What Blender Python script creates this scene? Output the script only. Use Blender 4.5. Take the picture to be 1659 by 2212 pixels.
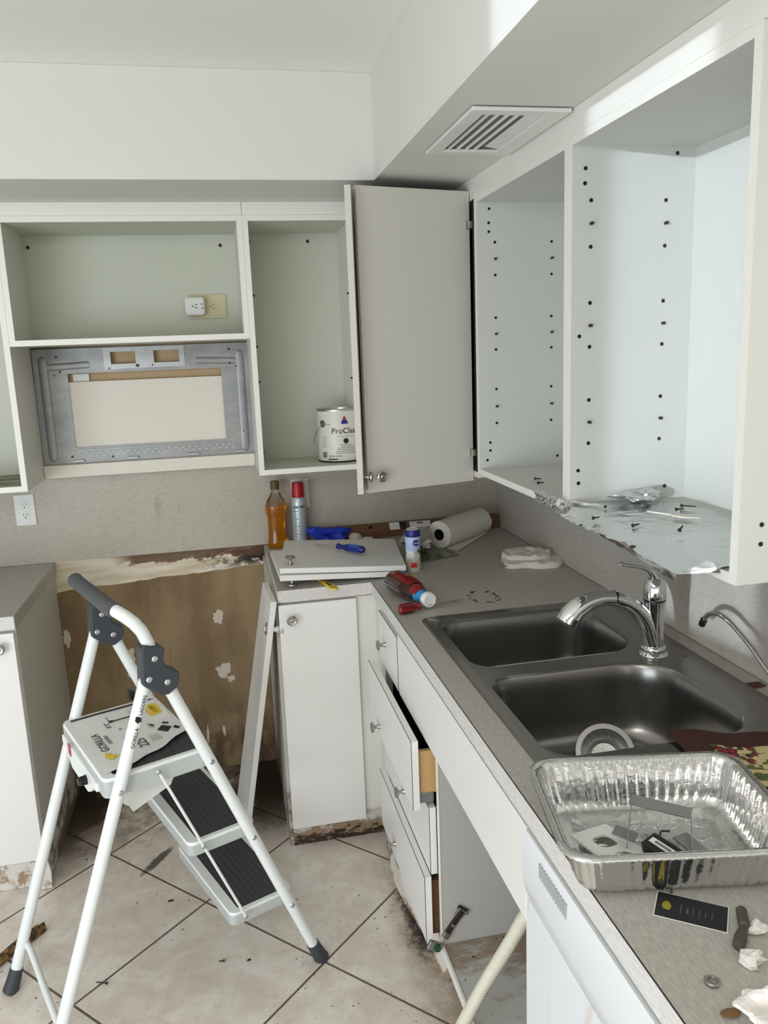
import bpy, bmesh, math, random
from mathutils import Vector, Matrix, Euler
from math import sin, cos, pi, radians
rnd = random.Random(7)
for o in list(bpy.data.objects): bpy.data.objects.remove(o, do_unlink=True)
SC = bpy.context.scene
COL = SC.collection

# ------------------------------------------------------------------ camera
cam_d = bpy.data.cameras.new('camera'); cam = bpy.data.objects.new('camera', cam_d); COL.objects.link(cam)
R_ = Vector((0.97778683, -0.20606436, -0.03834563)); U_ = Vector((0.07735666, 0.18474656, 0.97973703)); F_ = Vector((0.19480466, 0.96094026, -0.19658321))
M_ = Matrix((R_, U_, -F_)).transposed().to_4x4(); M_.translation = Vector((-1.10678, -3.09185, 1.63838))
cam.matrix_world = M_
cam_d.sensor_fit = 'VERTICAL'; cam_d.sensor_height = 24.0; cam_d.lens = 1731.96 / 2212 * 24.0
cam_d.clip_start = 0.05; cam_d.clip_end = 60
SC.camera = cam

# ------------------------------------------------------------------ light
w = bpy.data.worlds.new('daylight'); SC.world = w; w.use_nodes = True
bgn = w.node_tree.nodes['Background']; bgn.inputs[0].default_value = (1.0, 0.985, 0.95, 1); bgn.inputs[1].default_value = 0.48
def area(name, loc, target, sx, sy, power, col, spread=180.0):
    d = bpy.data.lights.new(name, 'AREA'); d.shape = 'RECTANGLE'; d.size = sx; d.size_y = sy; d.energy = power; d.color = col; d.spread = radians(spread)
    o = bpy.data.objects.new(name, d); COL.objects.link(o); o.location = loc
    o.rotation_euler = (Vector(target) - Vector(loc)).to_track_quat('-Z', 'Y').to_euler()
    return o
area('daylight_from_sliding_door', (-3.4, -3.9, 0.85), (-1.1, -1.6, 0.6), 2.0, 1.5, 63, (0.83, 0.91, 1.0))
area('rear_fill_light', (-1.3, -5.1, 1.0), (-1.2, -1.0, 0.6), 2.4, 1.4, 10, (1.0, 0.97, 0.92))  # unseen fill light added behind the camera
area('low_sun_through_window_pane', (-0.31 - 2.55, -1.66 - 2.0, 1.90), (-0.31, -1.66, 1.70), 0.34, 1.45, 1.05, (0.80, 0.89, 1.0), 1.1)

area('overhead_fill_light', (-1.9, -3.5, 2.38), (-1.7, -2.6, 0.0), 1.1, 1.1, 28, (1.0, 0.97, 0.92))  # unseen overhead light added to brighten floor and counters
vs = SC.view_settings
vs.view_transform = 'Standard'; vs.look = 'None'; vs.gamma = 1.0; vs.exposure = 0.0; vs.use_curve_mapping = False

# ------------------------------------------------------------------ node helpers
class NT:
    def __init__(s, name):
        s.m = bpy.data.materials.new(name); s.m.use_nodes = True; s.t = s.m.node_tree; s.t.nodes.clear()
        s.out = s.t.nodes.new('ShaderNodeOutputMaterial'); s.b = s.t.nodes.new('ShaderNodeBsdfPrincipled')
        s.t.links.new(s.b.outputs[0], s.out.inputs[0]); s._p = None
    def n(s, t, **k):
        q = s.t.nodes.new(t)
        for a, v in k.items(): setattr(q, a, v)
        return q
    def put(s, sock, v):
        if hasattr(v, 'links') or hasattr(v, 'is_linked'): s.t.links.new(v, sock)
        else:
            if isinstance(v, (tuple, list)) and len(v) == 3 and sock.type == 'RGBA': v = (*v, 1)
            sock.default_value = v
    def math(s, op, a, b=0.0, c=None, clamp=False):
        q = s.n('ShaderNodeMath', operation=op); q.use_clamp = clamp; s.put(q.inputs[0], a); s.put(q.inputs[1], b)
        if c is not None: s.put(q.inputs[2], c)
        return q.outputs[0]
    @property
    def pos(s):
        if s._p is None: s._p = s.n('ShaderNodeNewGeometry').outputs['Position']
        return s._p
    @property
    def obj(s): return s.n('ShaderNodeTexCoord').outputs['Object']
    def xyz(s, v=None):
        q = s.n('ShaderNodeSeparateXYZ'); s.put(q.inputs[0], v or s.pos); return q.outputs[0], q.outputs[1], q.outputs[2]
    def vec(s, x, y, z):
        q = s.n('ShaderNodeCombineXYZ'); s.put(q.inputs[0], x); s.put(q.inputs[1], y); s.put(q.inputs[2], z); return q.outputs[0]
    def scalev(s, v, sc, off=(0, 0, 0), rot=(0, 0, 0)):
        q = s.n('ShaderNodeMapping'); s.put(q.inputs[0], v); q.inputs['Scale'].default_value = sc; q.inputs['Location'].default_value = off; q.inputs['Rotation'].default_value = rot; return q.outputs[0]
    def noise(s, v, sc, det=3.0, rough=0.55, dist=0.0):
        q = s.n('ShaderNodeTexNoise'); s.put(q.inputs['Vector'], v); q.inputs['Scale'].default_value = sc; q.inputs['Detail'].default_value = det; q.inputs['Roughness'].default_value = rough; q.inputs['Distortion'].default_value = dist; return q.outputs[0]
    def voro(s, v, sc, feat='F1'):
        q = s.n('ShaderNodeTexVoronoi', feature=feat); s.put(q.inputs['Vector'], v); q.inputs['Scale'].default_value = sc; return q.outputs['Distance']
    def ss(s, v, a, b):            # smoothstep a->b gives 0->1
        q = s.n('ShaderNodeMapRange', interpolation_type='SMOOTHSTEP'); s.put(q.inputs[0], v); s.put(q.inputs[1], a); s.put(q.inputs[2], b); q.inputs[3].default_value = 0; q.inputs[4].default_value = 1; return q.outputs[0]
    def mix(s, f, a, b):
        q = s.n('ShaderNodeMix', data_type='RGBA'); s.put(q.inputs[0], f); s.put(q.inputs[6], a); s.put(q.inputs[7], b); return q.outputs[2]
    def bump(s, h, st=0.2, d=0.002):
        q = s.n('ShaderNodeBump'); q.inputs['Strength'].default_value = st; q.inputs['Distance'].default_value = d; s.put(q.inputs['Height'], h); s.t.links.new(q.outputs[0], s.b.inputs['Normal'])
    def fin(s, col, rough=0.5, metal=0.0, **k):
        s.put(s.b.inputs['Base Color'], col); s.put(s.b.inputs['Roughness'], rough); s.put(s.b.inputs['Metallic'], metal)
        for a, v in k.items(): s.put(s.b.inputs[a.replace('_', ' ')], v)
        return s.m
def srgb(r, g, b):
    f = lambda c: ((c / 255 + 0.055) / 1.055) ** 2.4 if c > 10 else c / 255 / 12.92
    return (f(r), f(g), f(b))
def MX(name, col, rough=0.5, metal=0.0, var=0.04, sc=30, bst=0.0, bsc=200, **k):
    """plain material with a little procedural mottling and optional bump"""
    t = NT(name); v = t.obj
    nz = t.noise(v, sc, 3)
    c = t.mix(nz, tuple(x * (1 - var) for x in col), tuple(min(1, x * (1 + var)) for x in col))
    if bst: t.bump(t.noise(v, bsc, 2), bst, 0.001)
    return t.fin(c, rough, metal, **k)
MAT = {}
# paint
MAT['paint'] = MX('wall_paint', srgb(220, 220, 214), 0.85, bst=0.05, bsc=160, var=0.015)
MAT['ceil'] = MX('ceiling_paint', srgb(242, 241, 236), 0.9, var=0.015)
MAT['white'] = MX('white_melamine', srgb(232, 231, 227), 0.38, var=0.012, sc=6)
MAT['edge'] = MX('white_edge_band', srgb(236, 235, 228), 0.4, var=0.02, sc=20)
MAT['inner'] = MX('pale_green_white_melamine', srgb(206, 209, 203), 0.5, var=0.02, sc=5)
MAT['panel'] = MX('grey_white_side_panel', srgb(222, 220, 212), 0.5, var=0.02, sc=8)
MAT['cream'] = MX('cream_board', srgb(226, 221, 209), 0.5, var=0.02, sc=5)
MAT['greydoor'] = MX('grey_beige_melamine', srgb(207, 204, 194), 0.42, var=0.012, sc=6)
MAT['inner2'] = MX('melamine_light_tint', srgb(198, 202, 187), 0.5, var=0.02, sc=5)  # same melamine as the right row; its greener light is put in the colour
MAT['duct_shade'] = MX('duct_shade_grey', srgb(112, 112, 104), 0.7)  # grey stands in for the shade between the register louvres
MAT['black'] = MX('black_plastic', srgb(14, 14, 16), 0.35)
MAT['void'] = MX('painted_hollow_shade', srgb(16, 14, 12), 0.95)  # near-black stands in for the shade inside gaps and hollows
MAT['dgrey'] = MX('dark_grey_plastic', srgb(58, 62, 68), 0.55, bst=0.08, bsc=400)
MAT['foam'] = MX('grey_foam_grip', srgb(84, 86, 88), 0.75, bst=0.2, bsc=500)
MAT['ladw'] = MX('white_powder_coat', srgb(232, 236, 234), 0.3, bst=0.04, bsc=500, var=0.01)
MAT['chrome'] = MX('polished_chrome', (0.78, 0.79, 0.80), 0.06, 1.0, var=0.01)
MAT['nickel'] = MX('brushed_nickel', (0.42, 0.41, 0.39), 0.32, 1.0)
MAT['screw'] = MX('zinc_screw', (0.62, 0.62, 0.62), 0.3, 1.0)
MAT['rust'] = MX('rusty_metal', srgb(58, 46, 38), 0.55, 0.5, var=0.5, sc=120)
MAT['hinge'] = MX('tarnished_nickel', (0.36, 0.34, 0.31), 0.4, 1.0, var=0.4, sc=90)
MAT['beige'] = MX('almond_plastic', srgb(206, 196, 160), 0.45)
MAT['wplast'] = MX('white_plastic', srgb(226, 227, 222), 0.4)
MAT['red'] = MX('red_plastic', srgb(168, 14, 24), 0.35)
MAT['blue'] = MX('blue_plastic', srgb(34, 92, 176), 0.35)
MAT['navy'] = MX('navy_plastic', srgb(24, 30, 120), 0.35)
MAT['glove'] = MX('blue_nitrile', srgb(28, 56, 190), 0.5)
MAT['dred'] = MX('dark_red_plastic', srgb(122, 18, 22), 0.3)
MAT['wood'] = MX('pine_drawer_side', srgb(196, 158, 106), 0.6, var=0.1, sc=14)
MAT['paper'] = MX('paper_towel', srgb(226, 222, 212), 0.95, bst=0.25, bsc=260, var=0.02)
MAT['cloth'] = MX('white_cloth', srgb(228, 222, 210), 0.95, bst=0.3, bsc=420, var=0.03)
MAT['card'] = MX('brown_card', srgb(120, 92, 66), 0.9)
MAT['yellow'] = MX('yellow_plastic', srgb(226, 196, 40), 0.4)
MAT['cyan'] = MX('bright_blue_label', srgb(40, 150, 214), 0.4)
MAT['ink'] = MX('black_ink', srgb(22, 22, 24), 0.6)
MAT['inkg'] = MX('grey_ink', srgb(120, 120, 120), 0.6)
MAT['plaster'] = MX('broken_plaster', srgb(236, 230, 224), 0.9, bst=0.9, bsc=90, var=0.08)
MAT['galv2'] = MX('galvanised_bracket', (0.37, 0.38, 0.38), 0.42, 0.9, var=0.15, sc=20)
MAT['steelrod'] = MX('steel_rod', (0.6, 0.58, 0.55), 0.25, 1.0)
MAT['label'] = MX('white_label', srgb(230, 230, 226), 0.5)
MAT['bronze'] = MX('brown_cap', srgb(96, 76, 48), 0.45)

def laminate(name, base, axis):
    t = NT(name); x, y, z = t.xyz()
    if axis == 'z': v = t.vec(t.math('MULTIPLY', x, 260), t.math('MULTIPLY', y, 70), 0)
    elif axis == 'y': v = t.vec(t.math('MULTIPLY', x, 60), t.math('MULTIPLY', z, 420), t.math('MULTIPLY', y, 60))
    else: v = t.vec(t.math('MULTIPLY', y, 60), t.math('MULTIPLY', z, 420), t.math('MULTIPLY', x, 60))
    n1 = t.noise(v, 1.0, 3, 0.7); n2 = t.noise(t.pos, 3.5, 3)
    d = tuple(c * 0.80 for c in base); l = tuple(min(1, c * 1.12) for c in base)
    c = t.mix(t.ss(n1, 0.25, 0.75), d, l)
    c = t.mix(t.math('MULTIPLY', t.ss(n2, 0.45, 0.8), 0.12), c, tuple(a * b for a, b in zip(base, (0.92, 0.86, 0.78))))
    return t, c, x, y, z
# counter: laminate with food stains
t, c, x, y, z = laminate('grey_laminate_counter', srgb(178, 175, 166), 'z')
sp = t.noise(t.pos, 95, 2, 0.5); area_ = t.noise(t.pos, 2.6, 2)
spots = t.math('MULTIPLY', t.ss(sp, 0.70, 0.73), t.ss(area_, 0.48, 0.6))
c = t.mix(t.math('MULTIPLY', spots, 0.8), c, srgb(58, 30, 18))
dx = t.math('SUBTRACT', x, -0.375); dy = t.math('SUBTRACT', y, -0.915)       # sauce ring
rr = t.math('SQRT', t.math('ADD', t.math('MULTIPLY', dx, dx), t.math('MULTIPLY', t.math('MULTIPLY', dy, dy), 0.5)))
ring = t.math('MULTIPLY', t.ss(rr, 0.030, 0.036), t.math('SUBTRACT', 1, t.ss(rr, 0.045, 0.052)))
rn = t.ss(t.noise(t.pos, 60, 3), 0.50, 0.56)
c = t.mix(t.math('MULTIPLY', ring, rn), c, srgb(72, 34, 18))
t.bump(t.noise(t.pos, 300, 2), 0.05, 0.0005)
MAT['counter'] = t.fin(c, 0.42)
t, c, x, y, z = laminate('grey_laminate_edge', srgb(214, 211, 207), 'y'); MAT['cedge'] = t.fin(c, 0.45)
t, c, x, y, z = laminate('grey_laminate_splash_back', srgb(186, 179, 166), 'y')
st = t.math('MULTIPLY', t.ss(t.noise(t.scalev(t.pos, (9, 1, 3)), 1.6, 4), 0.58, 0.72), t.math('MULTIPLY', t.ss(x, -1.65, -1.5), t.ss(x, -1.05, -1.2)))
c = t.mix(t.math('MULTIPLY', st, 0.35), c, srgb(128, 104, 90)); MAT['splash_b'] = t.fin(c, 0.5)
t, c, x, y, z = laminate('grey_laminate_splash_right', srgb(190, 185, 176), 'x'); MAT['splash_r'] = t.fin(c, 0.5)

# back wall: paint above, torn drywall and mould in the range gap
t = NT('back_wall_surface'); x, y, z = t.xyz()
nb = t.noise(t.vec(t.math('MULTIPLY', x, 7), 0, 0), 1.0, 3)
line = t.math('ADD', t.math('ADD', 0.80, t.math('MULTIPLY', t.math('ADD', x, 1.72), 0.050)), t.math('MULTIPLY', t.math('SUBTRACT', nb, 0.5), 0.03))
brown_n = t.noise(t.scalev(t.pos, (3, 3, 1.2)), 1.8, 4, 0.6)
brown = t.mix(t.ss(brown_n, 0.35, 0.7), srgb(122, 101, 72), srgb(150, 129, 98))
low = t.math('SUBTRACT', 1, t.ss(z, 0.0, 0.42)); lown = t.noise(t.scalev(t.pos, (5, 5, 3)), 2.2, 5, 0.65)
brown = t.mix(t.math('MULTIPLY', low, t.ss(lown, 0.36, 0.62)), brown, srgb(78, 56, 34))
brown = t.mix(t.math('MULTIPLY', t.ss(t.noise(t.scalev(t.pos, (26, 1, 3)), 1.0, 3), 0.62, 0.78), 0.45), brown, srgb(92, 66, 42))
cream = t.mix(t.ss(t.noise(t.scalev(t.pos, (3, 1, 22)), 1.5, 3), 0.4, 0.7), srgb(226, 218, 200), srgb(204, 186, 156))
m1 = t.noise(t.scalev(t.pos, (16, 1, 30)), 1.0, 6, 0.7)
xr = t.ss(x, -1.32, -1.0)
mold = t.math('MULTIPLY', t.ss(t.math('ADD', m1, t.math('MULTIPLY', xr, 0.12)), 0.53, 0.60), t.math('MULTIPLY', t.ss(z, 0.812, 0.858), xr))
cream = t.mix(mold, cream, srgb(38, 32, 28))
rustm = t.math('MULTIPLY', t.ss(t.math('ADD', z, t.math('MULTIPLY', t.math('SUBTRACT', m1, 0.5), 0.10)), 0.878, 0.886), t.ss(x, -1.56, -1.45))
cream = t.mix(t.math('MULTIPLY', rustm, .9), cream, t.mix(t.noise(t.pos, 30, 3), srgb(54, 34, 22), srgb(120, 82, 54)))
lowz = t.math('GREATER_THAN', z, line)
c = t.mix(lowz, brown, cream)
c = t.mix(t.math('GREATER_THAN', z, 0.93), c, srgb(190, 165, 130))
c = t.mix(t.math('GREATER_THAN', z, 2.11), c, srgb(232, 231, 224))
t.bump(t.math('ADD', t.noise(t.pos, 60, 4), lowz), 0.35, 0.003)
MAT['backwall'] = t.fin(c, 0.85)

# floor tiles laid on the diagonal
t = NT('beige_diagonal_tiles'); x, y, z = t.xyz(); S = 0.466; ca, sa = cos(radians(-46.2)), sin(radians(-46.2)); cb, sb = cos(radians(43.8)), sin(radians(43.8))
px = t.math('ADD', x, 1.254); py = t.math('ADD', y, 0.833)
uu = t.math('DIVIDE', t.math('ADD', t.math('MULTIPLY', px, ca), t.math('MULTIPLY', py, sa)), S)
vv = t.math('DIVIDE', t.math('ADD', t.math('MULTIPLY', px, cb), t.math('MULTIPLY', py, sb)), S)
def dist(a):
    f = t.math('FRACT', t.math('ADD', a, 0.5)); return t.math('MULTIPLY', t.math('ABSOLUTE', t.math('SUBTRACT', f, 0.5)), S)
g = t.math('MINIMUM', dist(uu), dist(vv))
wob = t.math('MULTIPLY', t.math('SUBTRACT', t.noise(t.pos, 60, 2), 0.5), 0.001)
g = t.math('ADD', g, wob)
cell = t.vec(t.math('FLOOR', t.math('ADD', uu, 0.5)), t.math('FLOOR', t.math('ADD', vv, 0.5)), 0)
off = t.n('ShaderNodeTexWhiteNoise', noise_dimensions='3D'); t.put(off.inputs[0], cell)
n1 = t.noise(t.pos, 9, 6, 0.65, 0.4); n2 = t.noise(t.pos, 34, 5, 0.7)
tile = t.mix(t.ss(n1, 0.32, 0.72), srgb(216, 206, 194), srgb(240, 233, 224))
tile = t.mix(t.math('MULTIPLY', t.ss(n2, 0.5, 0.72), 0.35), tile, srgb(186, 173, 158))
tile = t.mix(t.math('MULTIPLY', off.outputs[0], 0.12), tile, srgb(176, 168, 152))
grout = t.mix(n2, srgb(84, 74, 64), srgb(122, 108, 92))
c = t.mix(t.ss(g, 0.0026, 0.0038), grout, tile)
# wet rot and mould around the range gap and cabinet feet
big = t.noise(t.pos, 5.0, 6, 0.72); fine = t.noise(t.pos, 40, 4, 0.7)
gap = t.math('MULTIPLY', t.ss(y, -0.70, -0.12), t.math('MULTIPLY', t.ss(x, -1.95, -1.72), t.ss(x, -0.86, -1.0)))
rightp = t.math('MULTIPLY', t.ss(x, -1.22, -0.98), t.ss(y, -0.68, -0.45))
leftp = t.math('MULTIPLY', t.ss(x, -1.52, -1.74), t.ss(y, -0.72, -0.45))
amt = t.math('ADD', t.math('MULTIPLY', gap, 0.24), t.math('MAXIMUM', t.math('MULTIPLY', rightp, 0.42), t.math('MULTIPLY', leftp, 0.34)))
dirt = t.ss(t.math('ADD', big, amt), 0.58, 0.80)
c = t.mix(t.math('MULTIPLY', t.math('MULTIPLY', dirt, t.math('POWER', gap, 0.6)), 0.85), c, t.mix(fine, srgb(64, 46, 30), srgb(110, 84, 56)))
dark = t.ss(t.math('ADD', big, t.math('MULTIPLY', amt, 0.9)), 0.74, 0.92)
c = t.mix(t.math('MULTIPLY', t.math('MULTIPLY', dark, t.math('POWER', gap, 0.6)), 0.9), c, srgb(30, 22, 16))
kick = t.math('MULTIPLY', t.ss(x, -0.80, -0.62), t.math('MULTIPLY', t.ss(y, -0.6, -0.75), t.ss(y, -1.75, -1.35)))
c = t.mix(t.math('MULTIPLY', t.ss(t.math('ADD', big, t.math('MULTIPLY', kick, 0.30)), 0.56, 0.84), t.math('MULTIPLY', kick, 0.75)), c, srgb(134, 106, 70))
kick2 = t.math('MULTIPLY', t.ss(x, -0.73, -0.65), t.math('MULTIPLY', t.ss(y, -0.85, -0.95), t.ss(y, -1.3, -1.15)))
c = t.mix(t.math('MULTIPLY', t.ss(t.math('ADD', fine, t.math('MULTIPLY', kick2, 0.3)), 0.58, 0.8), kick2), c, srgb(46, 40, 38))
# black smudge on one tile
ux = t.math('ADD', t.math('MULTIPLY', t.math('ADD', x, 1.413), 0.55), t.math('MULTIPLY', t.math('ADD', y, 0.575), 0.83)); vx = t.math('SUBTRACT', t.math('MULTIPLY', t.math('ADD', x, 1.413), 0.83), t.math('MULTIPLY', t.math('ADD', y, 0.575), 0.55))
sm = t.math('ADD', t.math('MULTIPLY', t.math('MULTIPLY', ux, ux), 60), t.math('MULTIPLY', t.math('MULTIPLY', vx, vx), 1500))
c = t.mix(t.math('MULTIPLY', t.ss(t.math('ADD', sm, t.math('MULTIPLY', fine, 0.9)), 1.05, 0.6), 0.85), c, srgb(48, 42, 44))
spk = t.math('MULTIPLY', t.ss(t.noise(t.pos, 70, 1, 0.4), 0.735, 0.755), t.ss(t.noise(t.pos, 3, 2), 0.42, 0.55))
c = t.mix(t.math('MULTIPLY', spk, 0.8), c, srgb(74, 56, 44))
t.bump(t.math('ADD', t.math('MULTIPLY', t.ss(g, 0.0015, 0.0045), 1.0), t.math('MULTIPLY', n2, 0.12)), 0.6, 0.002)
MAT['floor'] = t.fin(c, t.math('ADD', 0.34, t.math('MULTIPLY', n2, 0.2)))

# water-damaged white board (toe kicks, cabinet bottom)
def rotten(name, zlo, zhi, basec=srgb(216, 213, 206)):
    t = NT(name); x, y, z = t.xyz(); a = t.noise(t.pos, 11, 6, 0.7); b = t.noise(t.scalev(t.pos, (1, 1, 3)), 30, 5, 0.7)
    h = t.math('SUBTRACT', 1, t.ss(z, zlo, zhi))
    c = t.mix(t.ss(t.math('ADD', a, t.math('MULTIPLY', h, 0.25)), 0.52, 0.62), basec, t.mix(b, srgb(132, 102, 74), srgb(182, 160, 134)))
    c = t.mix(t.ss(t.math('ADD', b, t.math('MULTIPLY', h, 0.30)), 0.68, 0.80), c, srgb(52, 38, 30))
    t.bump(b, 0.8, 0.004); return t.fin(c, 0.85)
MAT['rot'] = rotten('rotten_toe_kick', 0.0, 0.11)
MAT['rot2'] = rotten('stained_toe_kick', -0.12, 0.02)
MAT['rot3'] = rotten('peeling_kick_board', -0.05, 0.05, srgb(224, 218, 208))
t = NT('stained_cabinet_floor'); x, y, z = t.xyz(); a = t.noise(t.scalev(t.pos, (6, 14, 6)), 1.5, 6, 0.7); b = t.noise(t.pos, 55, 2, 0.5)
c = t.mix(t.math('MULTIPLY', t.ss(t.math('ADD', a, t.math('ADD', t.math('MULTIPLY', t.ss(y, -1.55, -1.36), 0.22), t.math('MULTIPLY', t.ss(x, -0.6, -0.4), 0.1))), 0.55, 0.78), 0.7), srgb(196, 196, 190), srgb(132, 94, 58))
c = t.mix(t.ss(b, 0.70, 0.73), c, srgb(40, 28, 22)); MAT['cabfloor'] = t.fin(c, 0.6)
# side panel with dirty foot
t = NT('dirty_side_panel'); x, y, z = t.xyz(); a = t.noise(t.scalev(t.pos, (5, 5, 5)), 2.0, 5, 0.7)
h = t.math('SUBTRACT', 1, t.ss(z, 0.0, 0.5))
c = t.mix(t.math('MULTIPLY', t.ss(t.math('ADD', a, t.math('MULTIPLY', h, 0.20)), 0.62, 0.74), t.math('MULTIPLY', h, 0.9)), srgb(198, 194, 184), srgb(96, 78, 60))
MAT['dside'] = t.fin(c, 0.55)
# galvanised plate
t = NT('galvanised_steel'); v = t.scalev(t.pos, (14, 14, 30)); a = t.noise(v, 1.0, 5, 0.6); b = t.noise(t.pos, 5, 3)
c = t.mix(a, (0.20, 0.208, 0.208), (0.40, 0.41, 0.405)); c = t.mix(t.math('MULTIPLY', t.ss(b, 0.45, 0.7), 0.4), c, (0.22, 0.235, 0.245))
MAT['galv'] = t.fin(c, 0.48, 0.75)
# brushed sink steel
t = NT('brushed_sink_steel'); x, y, z = t.xyz(); a = t.noise(t.scalev(t.pos, (4, 300, 60)), 1.0, 3); b = t.noise(t.pos, 16, 4)
c = t.mix(a, (0.27, 0.262, 0.25), (0.31, 0.302, 0.29)); c = t.mix(t.math('MULTIPLY', t.ss(b, 0.5, 0.75), 0.25), c, (0.22, 0.20, 0.18))
MAT['sink'] = t.fin(c, 0.27, 0.95)
# foils
def foil(name, scl, st, rough, col=(0.80, 0.81, 0.82)):
    t = NT(name); v = t.obj; a = t.noise(v, scl, 4, 0.6, 0.6); b = t.voro(v, scl * 1.4)
    t.bump(t.math('ADD', a, t.math('MULTIPLY', b, 0.5)), st, 0.006); return t.fin(col, rough, 1.0)
MAT['foil'] = foil('kitchen_foil', 22, 0.30, 0.24)
MAT['pan'] = foil('pressed_aluminium', 50, 0.16, 0.17, (0.70, 0.70, 0.69))
# foot treads
t = NT('ribbed_black_rubber'); b = t.noise(t.obj, 300, 2); t.bump(b, 0.3, 0.001); MAT['tread'] = t.fin(t.mix(b, srgb(44, 46, 48), srgb(66, 68, 70)), 0.65)
# glass, liquids
t = NT('clear_plastic'); MAT['glass'] = t.fin((0.95, 0.95, 0.93), 0.06, 0.0, Transmission_Weight=1.0, IOR=1.35)
t = NT('amber_liquid'); nz = t.noise(t.obj, 20, 2); MAT['amber'] = t.fin(t.mix(nz, srgb(226, 140, 14), srgb(244, 172, 30)), 0.08, 0.0, Transmission_Weight=0.55, IOR=1.4)
t = NT('glass_board'); nz = t.noise(t.obj, 20, 2); MAT['gboard'] = t.fin(t.mix(nz, srgb(104, 110, 84), srgb(118, 124, 96)), 0.18, 0.0, Transmission_Weight=0.15)
t = NT('ketchup_plastic'); nz = t.noise(t.obj, 30, 3); MAT['ketchup'] = t.fin(t.mix(nz, srgb(40, 12, 15), srgb(52, 17, 20)), 0.22, 0.0, Coat_Weight=0.5)
t = NT('translucent_hose'); nz = t.noise(t.obj, 40, 3); MAT['hose'] = t.fin(t.mix(nz, srgb(206, 202, 182), srgb(222, 220, 204)), 0.5)
t = NT('steel_mesh'); a = t.voro(t.scalev(t.obj, (1, 1, 1)), 620); MAT['mesh'] = t.fin(t.mix(t.ss(a, 0.25, 0.5), (0.12, 0.12, 0.12), (0.62, 0.62, 0.60)), 0.35, 0.9)
t = NT('dishwasher_enamel'); x, y, z = t.xyz(); a = t.noise(t.scalev(t.pos, (1, 7, 0.8)), 1.6, 4)
c = t.mix(t.math('MULTIPLY', t.ss(a, 0.62, 0.70), 0.35), srgb(222, 225, 228), srgb(190, 166, 138)); MAT['dw'] = t.fin(c, 0.22)
t = NT('old_wood'); a = t.noise(t.scalev(t.obj, (3, 3, 3)), 14, 6, 0.7); MAT['oldwood'] = t.fin(t.mix(t.ss(a, 0.42, 0.6), srgb(44, 34, 26), srgb(140, 104, 48)), 0.75)
t = NT('level_wood'); a = t.noise(t.scalev(t.obj, (4, 60, 60)), 1, 4); MAT['levelwood'] = t.fin(t.mix(a, srgb(84, 56, 38), srgb(138, 98, 70)), 0.5)
t = NT('greenish_mat'); a = t.noise(t.scalev(t.pos, (4, 40, 4)), 1, 4); MAT['mat'] = t.fin(t.mix(t.ss(a, 0.4, 0.6), srgb(92, 94, 76), srgb(170, 170, 150)), 0.7)

MAT['spackle_p'] = MX('dry_spackle', srgb(200, 191, 174), 0.9, bst=0.6, bsc=120, var=0.12, sc=60); MAT['spackle'] = MX('pale_putty', srgb(222, 214, 204), 0.9, bst=0.3, bsc=90); MAT['greypanel'] = MX('grey_side_board', srgb(182, 181, 174), 0.5, var=0.02, sc=6)

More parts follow.
